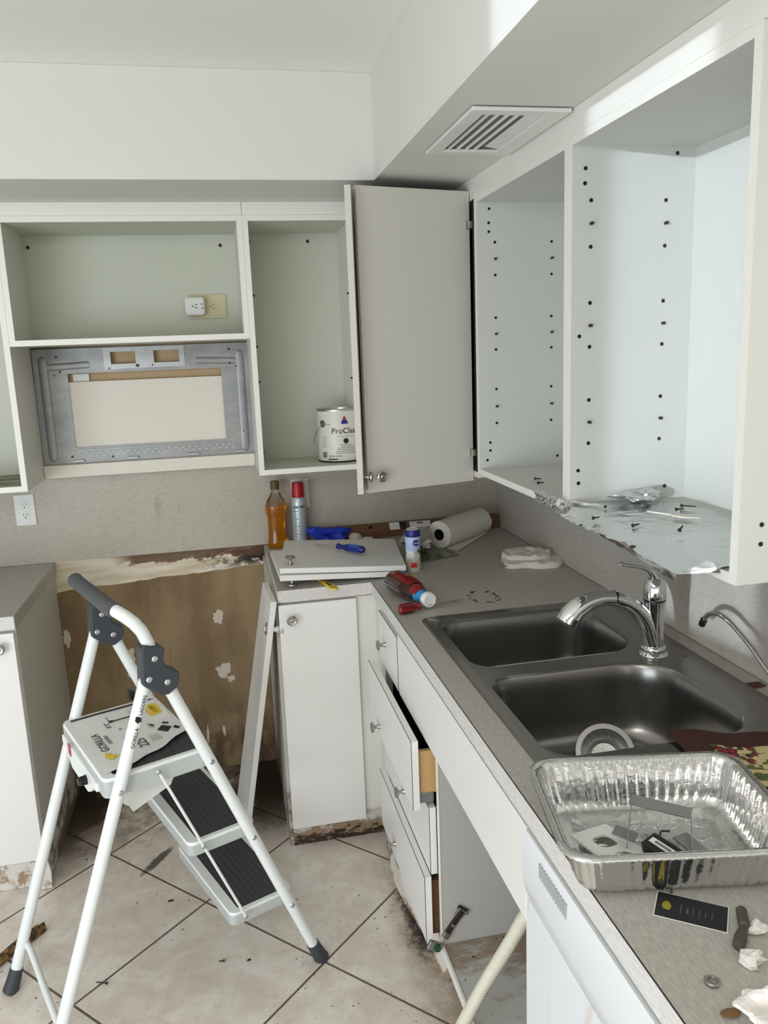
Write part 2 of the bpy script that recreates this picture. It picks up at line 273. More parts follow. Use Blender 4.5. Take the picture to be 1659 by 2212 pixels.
# ------------------------------------------------------------------ mesh helpers
class B:
    def __init__(s): s.b = bmesh.new()
    def _v(s, pts, M=None):
        return [s.b.verts.new((M @ Vector(p)) if M is not None else Vector(p)) for p in pts]
    def f(s, vs):
        try: return s.b.faces.new(vs)
        except ValueError: return None
    def box(s, x0, x1, y0, y1, z0, z1, M=None):
        x0, x1 = sorted((x0, x1)); y0, y1 = sorted((y0, y1)); z0, z1 = sorted((z0, z1))
        v = s._v([(x0, y0, z0), (x1, y0, z0), (x1, y1, z0), (x0, y1, z0), (x0, y0, z1), (x1, y0, z1), (x1, y1, z1), (x0, y1, z1)], M)
        for q in ((0, 3, 2, 1), (4, 5, 6, 7), (0, 1, 5, 4), (1, 2, 6, 5), (2, 3, 7, 6), (3, 0, 4, 7)): s.f([v[i] for i in q])
        return s
    def hexa(s, bot, top):
        v = s._v(list(bot) + list(top))
        for q in ((0, 3, 2, 1), (4, 5, 6, 7), (0, 1, 5, 4), (1, 2, 6, 5), (2, 3, 7, 6), (3, 0, 4, 7)): s.f([v[i] for i in q])
        return s
    def tube(s, pts, r, seg=12, cap=True, flat=1.0, up=None):
        pts = [Vector(p) for p in pts]; n = len(pts); rs = r if isinstance(r, (list, tuple)) else [r] * n
        rings = []; prev = None
        for i, p in enumerate(pts):
            t = (pts[min(i + 1, n - 1)] - pts[max(i - 1, 0)]).normalized()
            if prev is None:
                a = Vector(up) if up else (Vector((0, 0, 1)) if abs(t.z) < 0.9 else Vector((1, 0, 0)))
                nrm = (a - t * a.dot(t)).normalized()
            else: nrm = (prev - t * prev.dot(t)).normalized()
            prev = nrm; bn = t.cross(nrm)
            rings.append([s.b.verts.new(p + nrm * cos(2 * pi * k / seg) * rs[i] * flat + bn * sin(2 * pi * k / seg) * rs[i]) for k in range(seg)])
        for a, c in zip(rings, rings[1:]):
            for k in range(seg): s.f([a[k], a[(k + 1) % seg], c[(k + 1) % seg], c[k]])
        if cap: s.f(rings[0][::-1]); s.f(rings[-1])
        return s
    def lathe(s, prof, M=None, seg=32, sx=1.0, sy=1.0, a0=0.0, a1=2 * pi):
        full = abs(a1 - a0 - 2 * pi) < 1e-6; m = seg if full else seg + 1; rings = []
        for r, z in prof:
            if r < 1e-6: rings.append(s._v([(0, 0, z)], M) * m)
            else: rings.append(s._v([(cos(a0 + (a1 - a0) * k / seg) * r * sx, sin(a0 + (a1 - a0) * k / seg) * r * sy, z) for k in range(m)], M))
        for a, c in zip(rings, rings[1:]):
            for k in range(seg):
                j = (k + 1) % m; q = []
                for v in (a[k], a[j], c[j], c[k]):
                    if v not in q: q.append(v)
                if len(q) >= 3: s.f(q)
        return s
    def prism(s, poly, z0, z1, M=None):
        a = s._v([(x, y, z0) for x, y in poly], M); c = s._v([(x, y, z1) for x, y in poly], M); n = len(poly)
        s.f(a[::-1]); s.f(c)
        for i in range(n): s.f([a[i], a[(i + 1) % n], c[(i + 1) % n], c[i]])
        return s
    def grid(s, fn, nu, nv, th=0.0):
        g = [[s.b.verts.new(Vector(fn(i / nu, j / nv))) for j in range(nv + 1)] for i in range(nu + 1)]
        for i in range(nu):
            for j in range(nv): s.f([g[i][j], g[i + 1][j], g[i + 1][j + 1], g[i][j + 1]])
        if th:
            s.b.normal_update(); bmesh.ops.solidify(s.b, geom=s.b.faces[:], thickness=th)
        return s
    def holes(s, outer, inners, z, thick=None, M=None):
        """flat plate with holes: outer and inner loops are lists of (x, y)"""
        es = []; loops = []
        for lp in [outer] + inners:
            vs = s._v([(x, y, z) for x, y in lp], M); loops.append(vs)
            for i in range(len(vs)): es.append(s.b.edges.new((vs[i], vs[(i + 1) % len(vs)])))
        r = bmesh.ops.triangle_fill(s.b, use_beauty=True, edges=es)
        if thick:
            fs = [g for g in r['geom'] if isinstance(g, bmesh.types.BMFace)]
            bmesh.ops.solidify(s.b, geom=fs, thickness=thick)
        return loops
def rrect(x0, x1, y0, y1, r, n=6):
    x0, x1 = sorted((x0, x1)); y0, y1 = sorted((y0, y1)); rs = r if isinstance(r, (list, tuple)) else [r] * 4; p = []
    for (cx, cy, a, q) in ((x1, y1, 0, rs[0]), (x0, y1, 90, rs[1]), (x0, y0, 180, rs[2]), (x1, y0, 270, rs[3])):
        sx = -1 if cx == x1 else 1; sy = -1 if cy == y1 else 1
        for k in range(n + 1): p.append((cx + sx * q + q * cos(radians(a + 90 * k / n)), cy + sy * q + q * sin(radians(a + 90 * k / n))))
    return p
def frame(o, xa, ya=None, za=None):
    x = Vector(xa).normalized()
    if za is not None: z = Vector(za); z = (z - x * z.dot(x)).normalized(); y = z.cross(x)
    else: y = Vector(ya); y = (y - x * y.dot(x)).normalized(); z = x.cross(y)
    M = Matrix((x, y, z)).transposed().to_4x4(); M.translation = Vector(o); return M
def axisM(o, z):
    z = Vector(z).normalized(); a = Vector((0, 0, 1)) if abs(z.z) < 0.9 else Vector((1, 0, 0)); x = (a - z * a.dot(z)).normalized()
    return frame(o, x, za=z)
def T(x, y, z): return Matrix.Translation((x, y, z))
OR = {}
def props(o, label=None, cat=None, group=None, kind=None):
    for k, v in (('label', label), ('category', cat), ('group', group), ('kind', kind)):
        if v: o[k] = v
    return o
def thing(name, label, cat, loc, group=None):
    o = bpy.data.objects.new(name, None); COL.objects.link(o); o.location = loc; o.empty_display_size = 0.05
    OR[o.name] = Vector(loc); return props(o, label, cat, group)
def link(name, bm, m, parent=None, smooth=False, bevel=0.0, label=None, ang=35):
    b = bm.b; b.normal_update(); bmesh.ops.recalc_face_normals(b, faces=b.faces[:])
    me = bpy.data.meshes.new(name)
    if parent is not None: org = OR[parent.name]
    else:
        xs = [v.co for v in b.verts]; lo = [min(v[i] for v in xs) for i in range(3)]; hi = [max(v[i] for v in xs) for i in range(3)]
        org = Vector(((lo[0] + hi[0]) / 2, (lo[1] + hi[1]) / 2, lo[2]))
    bmesh.ops.translate(b, verts=b.verts[:], vec=-org); b.to_mesh(me); b.free()
    me.materials.append(MAT[m] if isinstance(m, str) else m)
    o = bpy.data.objects.new(name, me); COL.objects.link(o); OR[o.name] = org
    if parent is not None: o.parent = parent
    else: o.location = org
    if smooth:
        for p in me.polygons: p.use_smooth = True
        me.set_sharp_from_angle(angle=radians(ang))
    if bevel:
        q = o.modifiers.new('bevel', 'BEVEL'); q.width = bevel; q.segments = 2; q.limit_method = 'ANGLE'; q.angle_limit = radians(40); q.harden_normals = False
    if label: o['label'] = label
    return o
def solo(name, bm, m, label, cat, group=None, **k): return props(link(name, bm, m, None, **k), label, cat, group)
def struct(name, bm, m, **k): return props(link(name, bm, m, None, **k), kind='structure')
def text_bm(st, size, M, ext=0.0003, align='LEFT', bend=None):
    cu = bpy.data.curves.new('lettering', 'FONT'); cu.body = st; cu.size = size; cu.extrude = ext; cu.align_x = align; cu.resolution_u = 3
    o = bpy.data.objects.new('lettering_tmp', cu); COL.objects.link(o); bpy.context.view_layer.update()
    me = bpy.data.meshes.new_from_object(o.evaluated_get(bpy.context.evaluated_depsgraph_get())); bpy.data.objects.remove(o, do_unlink=True)
    b = B(); b.b.from_mesh(me); bpy.data.meshes.remove(me)
    if bend:                                      # wrap about a vertical cylinder: bend = (radius, centre angle)
        r, a0 = bend
        bmesh.ops.subdivide_edges(b.b, edges=[e for e in b.b.edges if e.calc_length() > 0.004], cuts=2)
        for v in b.b.verts:
            a = a0 + v.co.x / r; rr = r + 0.0004 + v.co.z; v.co = Vector((cos(a) * rr, sin(a) * rr, v.co.y))
    bmesh.ops.transform(b.b, matrix=M, verts=b.b.verts[:]); return b
def copy_tree(o, loc, label=None, group=None, name=None):
    r = o.copy(); COL.objects.link(r); r.location = loc
    if label: r['label'] = label
    for ch in o.children:
        c = ch.copy(); COL.objects.link(c); c.parent = r
        for g in ch.children: d = g.copy(); COL.objects.link(d); d.parent = c
    return r
def knob(parent, p, axis, mname='nickel', name='knob', s=1.0):
    b = B(); b.lathe([(0, 0), (0.0085 * s, 0), (0.0065 * s, 0.003 * s), (0.0045 * s, 0.010 * s), (0.006 * s, 0.016 * s), (0.0155 * s, 0.020 * s), (0.0165 * s, 0.024 * s), (0.013 * s, 0.027 * s), (0.0115 * s, 0.0262 * s), (0.006 * s, 0.0262 * s), (0.0035 * s, 0.0285 * s), (0, 0.029 * s)], axisM(p, axis), 28)
    return link(name, b, mname, parent, smooth=True)
def cr(P_, n):
    P_ = [Vector(p) for p in P_]; out = []
    for i in range(len(P_) - 1):
        p0, p1, p2, p3 = P_[max(i - 1, 0)], P_[i], P_[i + 1], P_[min(i + 2, len(P_) - 1)]
        for k in range(n): s = k / n; out.append(.5 * ((2 * p1) + (-p0 + p2) * s + (2 * p0 - 5 * p1 + 4 * p2 - p3) * s * s + (-p0 + 3 * p1 - 3 * p2 + p3) * s ** 3))
    return out + [P_[-1]]
def smr(a, n): return [a[min(int(k / n), len(a) - 1)] + (a[min(int(k / n) + 1, len(a) - 1)] - a[min(int(k / n), len(a) - 1)]) * (k % n) / n for k in range(n * (len(a) - 1) + 1)]
def screw(parent, p, axis, r=0.0055, name='screw', m='screw'):
    b = B(); M = axisM(p, axis); b.lathe([(0, 0), (r, 0), (r, 0.0012), (r * .75, 0.003), (r * .35, 0.0034), (r * .3, 0.0022), (0, 0.0022)], M, 16)
    return link(name, b, m, parent, smooth=True)

# ------------------------------------------------------------------ room shell
CH = 0.914; XL, XR = -1.739, -0.963       # counter ends at the range gap
struct('floor', B().box(-3.8, 0.0, -5.2, 0.0, -0.06, 0.0), 'floor')
struct('wall_back', B().box(-3.8, 0.0, 0.0, 0.12, -0.06, 2.423), 'backwall')
struct('wall_right', B().box(0.0, 0.12, -5.2, 0.12, -0.06, 2.423), 'paint')
struct('ceiling', B().box(-3.8, 0.12, -5.2, 0.12, 2.423, 2.5), 'ceil')
struct('wall_rear_unseen', B().box(-0.75, 0.12, -5.3, -5.2, -0.06, 2.5), 'paint')  # unseen stretch of wall added to darken reflections in the sink
b = B(); b.box(-3.8, -0.6, -0.64, 0.0, 2.132, 2.4225); struct('trim_1', b, 'paint')
b = B(); b.box(-0.6, 0.0, -5.2, 0.0, 2.132, 2.4225); struct('trim_2', b, 'paint')
# laminate splash backs are fixed sheets
solo('backsplash', B().box(-3.2, 0.0, -0.006, -0.0005, CH + 0.002, 1.232), 'splash_b', 'grey laminate splashback sheet on the back wall under the microwave plate', 'backsplash')
solo('backsplash', B().box(-0.006, -0.0005, -4.2, -0.0065, CH + 0.002, 1.245), 'splash_r', 'grey laminate splashback on the right wall behind the faucet', 'backsplash')

# supply air register in the right soffit
rg = thing('air_register', 'white ceiling air register with curved louvres in the soffit', 'air vent', (-0.43, -1.19, 2.13))
xa, xb, ya, yb = -0.54, -0.318, -1.38, -1.0
fr = B(); fr.holes([(xa, ya), (xb, ya), (xb, yb), (xa, yb)], [[(xa + .035, ya + .035), (xb - .045, ya + .035), (xb - .045, yb - .03), (xa + .035, yb - .03)]], 2.131, 0.008)
bmesh.ops.translate(fr.b, verts=fr.b.verts[:], vec=(0, 0, -0.002)); link('frame', fr, 'white', rg, bevel=0.002)
link('duct_shade_sheet', B().box(xa + .03, xb - .04, ya + .03, yb - .025, 2.1305, 2.1315), 'duct_shade', rg)  # flat sheet whose grey is the shade of the opening
for k in range(5):
    x = xa + 0.050 + k * 0.0225; b = B()
    wd = 0.0026 if k < 4 else 0.040
    b.grid(lambda u, v, x=x, wd=wd: (x + wd * u, ya + .036 + v * (yb - ya - .067 - (0.02 if k == 4 else 0)), 2.1295 - 0.006 * sin(u * pi / 2)), 5, 6); link('louvre', b, 'white', rg, smooth=True)
screw(rg, (-0.46, ya + .016, 2.126), (0, 0, -1), 0.004); screw(rg, (-0.46, yb - .014, 2.126), (0, 0, -1), 0.004)

# ------------------------------------------------------------------ upper cabinets, back row
ZB, ZT, YF = 1.232, 2.090, -0.31
def holes_on(parent, pts, axis, off, r=0.0035, name='shelf_pin_hole', label=None):
    """little dark shelf-pin holes"""
    for p in pts: link(name, B().lathe([(0, 0), (r, 0), (r, 0.0006), (0, 0.0006)], axisM(p, axis), 10), 'black', parent)
def pins(parent, pts, axis):
    for p in pts:
        b = B(); b.lathe([(0, 0), (0.0035, 0), (0.0035, 0.009), (0.0025, 0.010), (0, 0.010)], axisM(p, axis), 12); link('shelf_pin', b, 'rust', parent, smooth=True)
def carcass(c, x0, x1, z0, z1, y0=YF, t=0.018, top=True, inner='inner2', back=True):
    link('side_panel', B().box(x0, x0 + t, y0, -0.007, z0, z1), 'panel', c, bevel=0.0008)
    link('side_panel', B().box(x1 - t, x1, y0, -0.007, z0, z1), 'panel', c, bevel=0.0008)
    link('bottom_panel', B().box(x0 + t, x1 - t, y0, -0.013, z0, z0 + t), inner, c)
    link('top_panel', B().box(x0 + t, x1 - t, y0, -0.013, z1 - t, z1), inner, c)
    link('back_panel', B().box(x0 + t, x1 - t, -0.013, -0.007, z0, z1), inner, c)
    b = B()
    for q in ((x0, x0 + t, z0, z1), (x1 - t, x1, z0, z1), (x0 + t, x1 - t, z0, z0 + t), (x0 + t, x1 - t, z1 - t, z1)): b.box(q[0], q[1], y0 - 0.0012, y0, q[2], q[3])
    link('edge_band', b, 'edge', c)
# far left cabinet (right end shows)
c = thing('wall_cabinet', 'white open wall cabinet at the left edge with a striped shelf liner', 'wall cabinet', (-2.1, -0.15, ZB))
carcass(c, -2.5, -1.731, ZB, ZT)
link('shelf_liner', B().box(-2.48, -1.75, -0.30, -0.016, ZB + .0182, ZB + .020), 'mat', c, label='green and white striped shelf liner')
# microwave cabinet
c = thing('wall_cabinet', 'short white open cabinet above the metal microwave plate', 'wall cabinet', (-1.35, -0.15, 1.697))
carcass(c, -1.7305, -0.9775, 1.697, ZT)
holes_on(c, [(-1.712 + .0005, -0.29, z) for z in (1.74, 1.78, 1.98, 2.02)], (1, 0, 0), 0, 0.002)
for p in ((-1.699, -0.0135, 2.035), (-1.047, -0.0135, 2.035)): screw(c, p, (0, -1, 0), 0.006, m='rust')
# tall open cabinet
c = thing('wall_cabinet', 'tall white open wall cabinet holding the paint can', 'wall cabinet', (-0.83, -0.15, ZB))
carcass(c, -0.977, -0.604, ZB, ZT)
for p in ((-0.945, -0.0135, 2.045), (-0.73, -0.0135, 2.045), (-0.945, -0.0135, 1.275)): screw(c, p, (0, -1, 0), 0.006, m='rust')
pins(c, [(-0.959, -0.25, z) for z in (1.55, 1.67, 1.84)], (1, 0, 0))
pins(c, [(-0.622, -0.25, z) for z in (1.55, 1.84)], (-1, 0, 0))
# crown fascia strip of the back row
for x0, x1, nm in ((-2.5, -0.9775, 'left'), (-0.9765, -0.604, 'right')):
    solo('fascia_strip', B().box(x0, x1, YF - 0.001, YF + 0.017, ZT + 0.0005, 2.1315), 'edge', 'long white strip closing the gap above the microwave cabinet' if nm == 'left' else 'short white fascia strip above the paint can cabinet', 'fascia strip', bevel=0.001)
# corner cabinet with two bi-fold doors swung open
c = thing('corner_cabinet', 'white corner wall cabinet with two narrow doors standing ajar', 'corner cabinet', (-0.3, -0.3, ZB))
b = B(); poly = [(-0.6035, -0.008), (-0.008, -0.008), (-0.008, -0.6855), (-0.31, -0.6855), (-0.31, -0.31), (-0.6035, -0.31)]
link('bottom_panel', B().prism(poly, ZB, ZB + .018), 'panel', c); link('top_panel', B().prism(poly, ZT - .018, ZT), 'panel', c)
link('back_panel', B().box(-0.60, -0.014, -0.014, -0.008, ZB + .018, ZT - .018).box(-0.014, -0.008, -0.685, -0.014, ZB + .018, ZT - .018), 'void', c)  # interior panels and shelf carry their shade as near-black colour
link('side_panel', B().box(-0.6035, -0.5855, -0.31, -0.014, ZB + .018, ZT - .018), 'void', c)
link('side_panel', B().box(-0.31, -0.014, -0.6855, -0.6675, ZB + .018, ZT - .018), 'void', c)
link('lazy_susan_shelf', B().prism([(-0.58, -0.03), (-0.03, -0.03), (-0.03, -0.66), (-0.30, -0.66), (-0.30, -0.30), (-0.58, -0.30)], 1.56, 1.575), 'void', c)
link('top_strip', B().box(-0.6035, -0.31, -0.311, -0.293, ZT + .0005, 2.1315).box(-0.311, -0.293, -0.6855, -0.311, ZT + .0005, 2.1315), 'edge', c)
a_ = Vector((-0.7150, -0.780, 0)); e_ = (Vector((-0.6140, -0.318, 0)) - a_); M = frame(a_, e_, ya=(e_.y * -1, e_.x, 0))
d1 = link('door', B().box(0, e_.length, -0.018, 0, 1.224, 2.092, M), 'greydoor', c, bevel=0.0012)
knob(d1, M @ Vector((0.022, -0.018, 1.272)), (M.to_3x3() @ Vector((0, -1, 0))))
pl, pr = Vector((-0.675, -0.737, 0)), Vector((-0.312, -0.648, 0)); dx_ = (pr - pl).normalized(); nn = Vector((dx_.y, -dx_.x, 0))
M = Matrix((dx_, -nn, Vector((0, 0, 1)))).transposed().to_4x4(); M.translation = pl
d2 = link('door', B().box(0, (pr - pl).length, 0, 0.018, 1.218, 2.100, M), 'greydoor', c, bevel=0.0012)
knob(d2, pl + dx_ * 0.038 + Vector((0, 0, 1.268)), nn)
for z in (1.99, 1.30):
    b = B(); b.box(-0.325, -0.300, -0.672, -0.640, z, z + 0.022); link('hinge', b, 'hinge', c, bevel=0.002)

# ------------------------------------------------------------------ upper cabinets, right row
XF = -0.31; ZB2 = 1.246; ZT2 = 2.076
def carcass_r(c, y0, y1, z0=ZB2, z1=ZT2, t=0.018):      # y0 = near (more negative)
    link('side_panel', B().box(XF, -0.007, y0, y0 + t, z0, z1), 'panel', c, bevel=0.0008)
    link('side_panel', B().box(XF, -0.007, y1 - t, y1, z0, z1), 'inner', c, bevel=0.0008)
    link('bottom_panel', B().box(XF, -0.013, y0 + t, y1 - t, z0, z0 + t), 'inner', c)
    link('top_panel', B().box(XF, -0.013, y0 + t, y1 - t, z1 - t, z1), 'inner', c)
    link('back_panel', B().box(-0.013, -0.007, y0 + t, y1 - t, z0, z1), 'inner', c)
    b = B()
    for q in ((y0, y0 + t, z0, z1), (y1 - t, y1, z0, z1), (y0 + t, y1 - t, z0, z0 + t), (y0 + t, y1 - t, z1 - t, z1)): b.box(XF - 0.0012, XF, q[0], q[1], q[2], q[3])
    link('edge_band', b, 'edge', c)
YM = -1.346
c = thing('wall_cabinet', 'white open wall cabinet beside the corner doors with empty shelf-pin holes', 'wall cabinet', (-0.15, -1.0, ZB2))
carcass_r(c, YM + .0005, -0.688)
ys = -0.7065
holes_on(c, [(x, ys, z) for x in (-0.253, -0.072) for z in (1.945, 1.85, 1.725, 1.63, 1.51, 1.405)] + [(-0.27, ys, 2.04), (-0.272, ys, 2.0), (-0.272, ys, 1.975), (-0.275, ys, 1.345), (-0.275, ys, 1.32), (-0.285, ys, 1.29), (-0.05, ys, 1.29)], (0, -1, 0), 0, 0.0042)
pins(c, [(x, ys, z) for x in (-0.253, -0.072) for z in (1.897, 1.677, 1.457)], (0, -1, 0))
c = thing('wall_cabinet', 'wide white open wall cabinet above the faucet with foil on its floor', 'wall cabinet', (-0.15, -1.66, ZB2))
carcass_r(c, -1.990, YM - .0005)
ys = YM - 0.0190
holes_on(c, [(x, ys, z) for x in (-0.265, -0.084) for z in (1.946, 1.848, 1.727, 1.63, 1.51, 1.41)] + [(-0.059, ys, 2.045), (-0.279, ys, 2.012), (-0.28, ys, 1.981), (-0.29, ys, 1.654), (-0.29, ys, 1.347), (-0.289, ys, 1.317), (-0.066, ys, 1.295)], (0, -1, 0), 0, 0.0045)
pins(c, [(x, ys, z) for x in (-0.265, -0.084) for z in (1.897, 1.677, 1.459)], (0, -1, 0))
holes_on(c, [(-0.27, -1.9906, z) for z in (1.344, 1.312)], (0, -1, 0), 0, 0.004)
solo('fascia_strip', B().box(XF - 0.001, XF + 0.017, -2.6, -0.688, ZT2 + .0005, 2.1315), 'edge', 'white fascia strip running above the right wall cabinets', 'fascia strip', bevel=0.001)

# ------------------------------------------------------------------ microwave wall plate and the board behind it
mp = thing('microwave_mounting_plate', 'galvanised steel microwave mounting plate screwed under the short cabinet', 'mounting plate', (-1.345, -0.03, 1.28))
X0, X1, Z0, Z1 = -1.728, -0.974, 1.282, 1.690
IX0, IX1, IZ0, IZ1 = -1.615, -1.078, 1.338, 1.602
Mz = Matrix(((1, 0, 0, 0), (0, 0, -1, -0.022), (0, 1, 0, 0), (0, 0, 0, 1)))    # (x, z) -> world, thickness towards the room
b = B(); b.holes([(X0, Z0), (X1, Z0), (X1, Z1), (X0, Z1)], [[(IX0, IZ0), (IX1, IZ0), (IX1, IZ1), (IX0, IZ1)], [(-1.465, 1.628), (-1.375, 1.628), (-1.375, 1.675), (-1.465, 1.675)], [(-1.315, 1.628), (-1.222, 1.628), (-1.222, 1.675), (-1.315, 1.675)]], 0, 0.002, Mz); link('plate', b, 'galv', mp)
for s in (-1, 1):
    cx = (X0 + X1) / 2; e = (X1 - X0) / 2
    P = lambda d, z: (cx + s * (e - d), -0.0235, z)
    b = B(); b.tube([P(.034, 1.302), P(.034, 1.650)], 0.017, 12, flat=0.24, up=(0, 1, 0)); b.tube([P(.034, 1.625), P(.190, 1.632)], 0.0125, 12, flat=0.28, up=(0, 1, 0))
    b.lathe([(0.017, -0.005), (0.015, 0), (0.0, 0.0055)], axisM(P(.034, 1.302), (0, -1, 0)), 16); b.lathe([(0.017, -0.005), (0.015, 0), (0, 0.0055)], axisM(P(.034, 1.652), (0, -1, 0)), 16)
    link('stiffening_rib', b, 'galv', mp, smooth=True)
b = B(); b.box(-1.485, -1.20, -0.0262, -0.0242, 1.613, 1.688); bmesh.ops.delete(b.b, geom=b.b.verts[:], context='VERTS')
b.holes([(-1.487, 1.612), (-1.205, 1.614), (-1.205, 1.688), (-1.487, 1.688)], [[(-1.463, 1.630), (-1.377, 1.630), (-1.377, 1.673), (-1.463, 1.673)], [(-1.313, 1.630), (-1.224, 1.630), (-1.224, 1.673), (-1.313, 1.673)]], 0.003, 0.0015, Mz); link('centre_bracket', b, 'galv2', mp)
b = B()
for k in range(25):
    for j, dz in ((0, 0), (1, -.011)): b.lathe([(0, 0), (0.0026, 0), (0.0026, 0.0004), (0, 0.0004)], axisM((-1.655 + k * .0245 + j * .012, -0.0246, 1.318 + dz), (0, -1, 0)), 8)
link('perforation', b, 'cream', mp)
for x, z, r in ((-1.647, 1.662, .004), (-1.045, 1.668, .004), (-1.64, 1.61, .004), (-1.66, 1.598, .003), (-1.045, 1.618, .004), (-1.022, 1.606, .003), (-1.372, 1.622, .006), (-1.320, 1.622, .003), (-1.47, 1.616, .003), (-1.012, 1.366, .003), (-1.63, 1.306, .004), (-1.49, 1.298, .004)): link('bolt_hole', B().lathe([(0, 0), (r, 0), (r, 0.0006), (0, 0.0006)], axisM((x, -0.0268, z), (0, -1, 0)), 12), 'black', mp)
link('rolled_edge', B().box(-1.62, -1.06, -0.0275, -0.0242, 1.325, 1.330), 'galv2', mp, bevel=0.001)
for x in (-1.63, -1.44, -1.22, -1.05): link('hook_tab', B().box(x, x + .04, -0.032, -0.0242, 1.286, 1.294), 'galv2', mp, bevel=0.001)
solo('cream_board', B().box(-1.7300, -0.9780, -0.018, -0.0065, 1.2325, 1.572), 'cream', 'plain cream board behind the open middle of the microwave plate', 'board')
solo('wood_batten', B().box(-1.7300, -0.9780, -0.040, -0.0185, 1.2330, 1.279), 'cream', 'cream batten strip along the bottom of the microwave recess', 'batten', bevel=0.002)
pt = solo('taped_note', B().box(-1.600, -1.545, -0.010, -0.0085, 1.5735, 1.600), 'label', 'small pale label at the top left inside the plate opening', 'label')
# white sockets
def duplex(name, label, x, z, pm, vertical=True, w=0.070, h=0.115, y=-0.006):
    c = thing(name, label, 'electrical outlet', (x, y, z))
    W_, H_ = (w, h) if vertical else (h, w)
    link('cover_plate', B().box(x - W_ / 2, x + W_ / 2, y - 0.005, y, z - H_ / 2, z + H_ / 2), pm, c, bevel=0.002)
    for s in (-1, 1):
        dx2, dz2 = (0, s * 0.0195) if vertical else (s * 0.0195, 0)
        b = B(); b.lathe([(0, 0), (0.0165, 0), (0.0165, 0.002), (0, 0.002)], Matrix.Translation((x + dx2, y - 0.005, z + dz2)) @ Matrix.Rotation(pi / 2, 4, 'X'), 24, 1.0, 0.86)
        f = link('receptacle', b, pm, c)
        b = B()
        for a, e in ((-0.006, 0.003), (0.006, 0.003), (0, -0.008)):
            if vertical: b.box(x + dx2 + a - (.001 if e > 0 else .002), x + dx2 + a + (.001 if e > 0 else .002), y - 0.0078, y - 0.0068, z + dz2 + e - (.0035 if e > 0 else .002), z + dz2 + e + (.0035 if e > 0 else .002))
            else: b.box(x + dx2 + e - (.0035 if e > 0 else .002), x + dx2 + e + (.0035 if e > 0 else .002), y - 0.0078, y - 0.0068, z + a - (.001 if e > 0 else .002), z + a + (.001 if e > 0 else .002))
        link('slot', b, 'black', f)
    return c
duplex('wall_outlet', 'white double outlet under the left wall cabinet', -1.817, 1.120, 'wplast')
duplex('wall_outlet', 'white outlet half hidden behind the spray can', -0.812, 1.108, 'wplast')
duplex('wall_outlet', 'almond outlet lying sideways inside the microwave cabinet', -1.108, 1.822, 'beige', False, 0.086, 0.135, -0.013)
c = thing('plug_adapter', 'white plug-in adapter covering half of the almond outlet', 'plug adapter', (-1.15, -0.02, 1.822))
b = B(); b.prism(rrect(-1.188, -1.118, 1.790, 1.854, 0.012), 0, 0.035, Matrix(((1, 0, 0, 0), (0, 0, -1, -0.0200), (0, 1, 0, 0), (0, 0, 0, 1)))); link('housing', b, 'wplast', c, bevel=0.006)
b = B()
for x, z in ((-1.148, 1.8275), (-1.148, 1.8165), (-1.128, 1.829), (-1.127, 1.815), (-1.160, 1.822)): b.box(x - .0035, x + .0035, -0.0562, -0.0552, z - .0015, z + .0015)
link('slot', b, 'black', c)

# ------------------------------------------------------------------ base cabinets
def kn(p, q, ax): return knob(p, q, ax)
# left base cabinet
c = thing('base_cabinet', 'white base cabinet at the left edge with its door shut', 'base cabinet', (-2.1, -0.3, 0))
link('side_panel', B().box(-1.762, -1.744, -0.628, -0.003, 0.001, 0.8725), 'dside', c, bevel=0.001)
link('body', B().box(-2.8, -1.7625, -0.626, -0.003, 0.10, 0.8725), 'panel', c)
d = link('door', B().box(-2.21, -1.746, -0.650, -0.6295, 0.112, 0.862), 'white', c, bevel=0.0015); kn(d, (-1.785, -0.650, 0.822), (0, -1, 0))
d = link('door', B().box(-2.68, -2.214, -0.650, -0.6295, 0.112, 0.862), 'white', c, bevel=0.0015)
link('toe_kick', B().box(-2.8, -1.7625, -0.612, -0.597, 0.001, 0.10), 'rot2', c)
b = B(); b.prism([(-1.79, 0.0), (-1.735, 0.002), (-1.733, 0.06), (-1.739, 0.10), (-1.79, 0.10)], 0, 0.009, Matrix(((1, 0, 0, 0), (0, 0, 1, -0.6385), (0, 1, 0, 0.001), (0, 0, 0, 1)))); link('toe_kick_end', b, 'rot2', c)
link('edge_band', B().box(-1.7635, -1.7425, -0.6290, -0.6280, 0.101, 0.8725), 'dside', c)
ct = thing('countertop', 'short grey laminate countertop left of the range gap', 'countertop', (-2.3, -0.3, 0.873))
link('worktop', B().box(-3.0, XL, -0.649, -0.0065, 0.873, CH), 'counter', ct)
link('front_edge', B().box(-3.0, XL - .001, -0.6505, -0.6492, 0.873, CH - .001), 'cedge', ct)
link('end_edge', B().box(XL, XL + .0012, -0.6505, -0.0065, 0.873, CH - .001), 'counter', ct)
# corner base cabinet right of the gap
c = thing('base_cabinet', 'white base cabinet right of the range gap with water-rotted foot', 'base cabinet', (-0.83, -0.3, 0))
link('side_panel', B().box(-0.9725, -0.9545, -0.608, -0.003, 0.001, 0.872), 'dside', c, bevel=0.001)
link('body', B().box(-0.9540, -0.6455, -0.628, -0.003, 0.10, 0.872), 'panel', c)
d = link('door', B().box(-0.963, -0.714, -0.649, -0.6295, 0.082, 0.864), 'white', c, bevel=0.0015); kn(d, (-0.925, -0.649, 0.818), (0, -1, 0))
link('filler_panel', B().box(-0.7125, -0.6420, -0.634, -0.6285, 0.108, 0.866), 'panel', c, bevel=0.001)
link('toe_kick', B().box(-0.9600, -0.640, -0.616, -0.600, 0.001, 0.0995), 'rot', c)
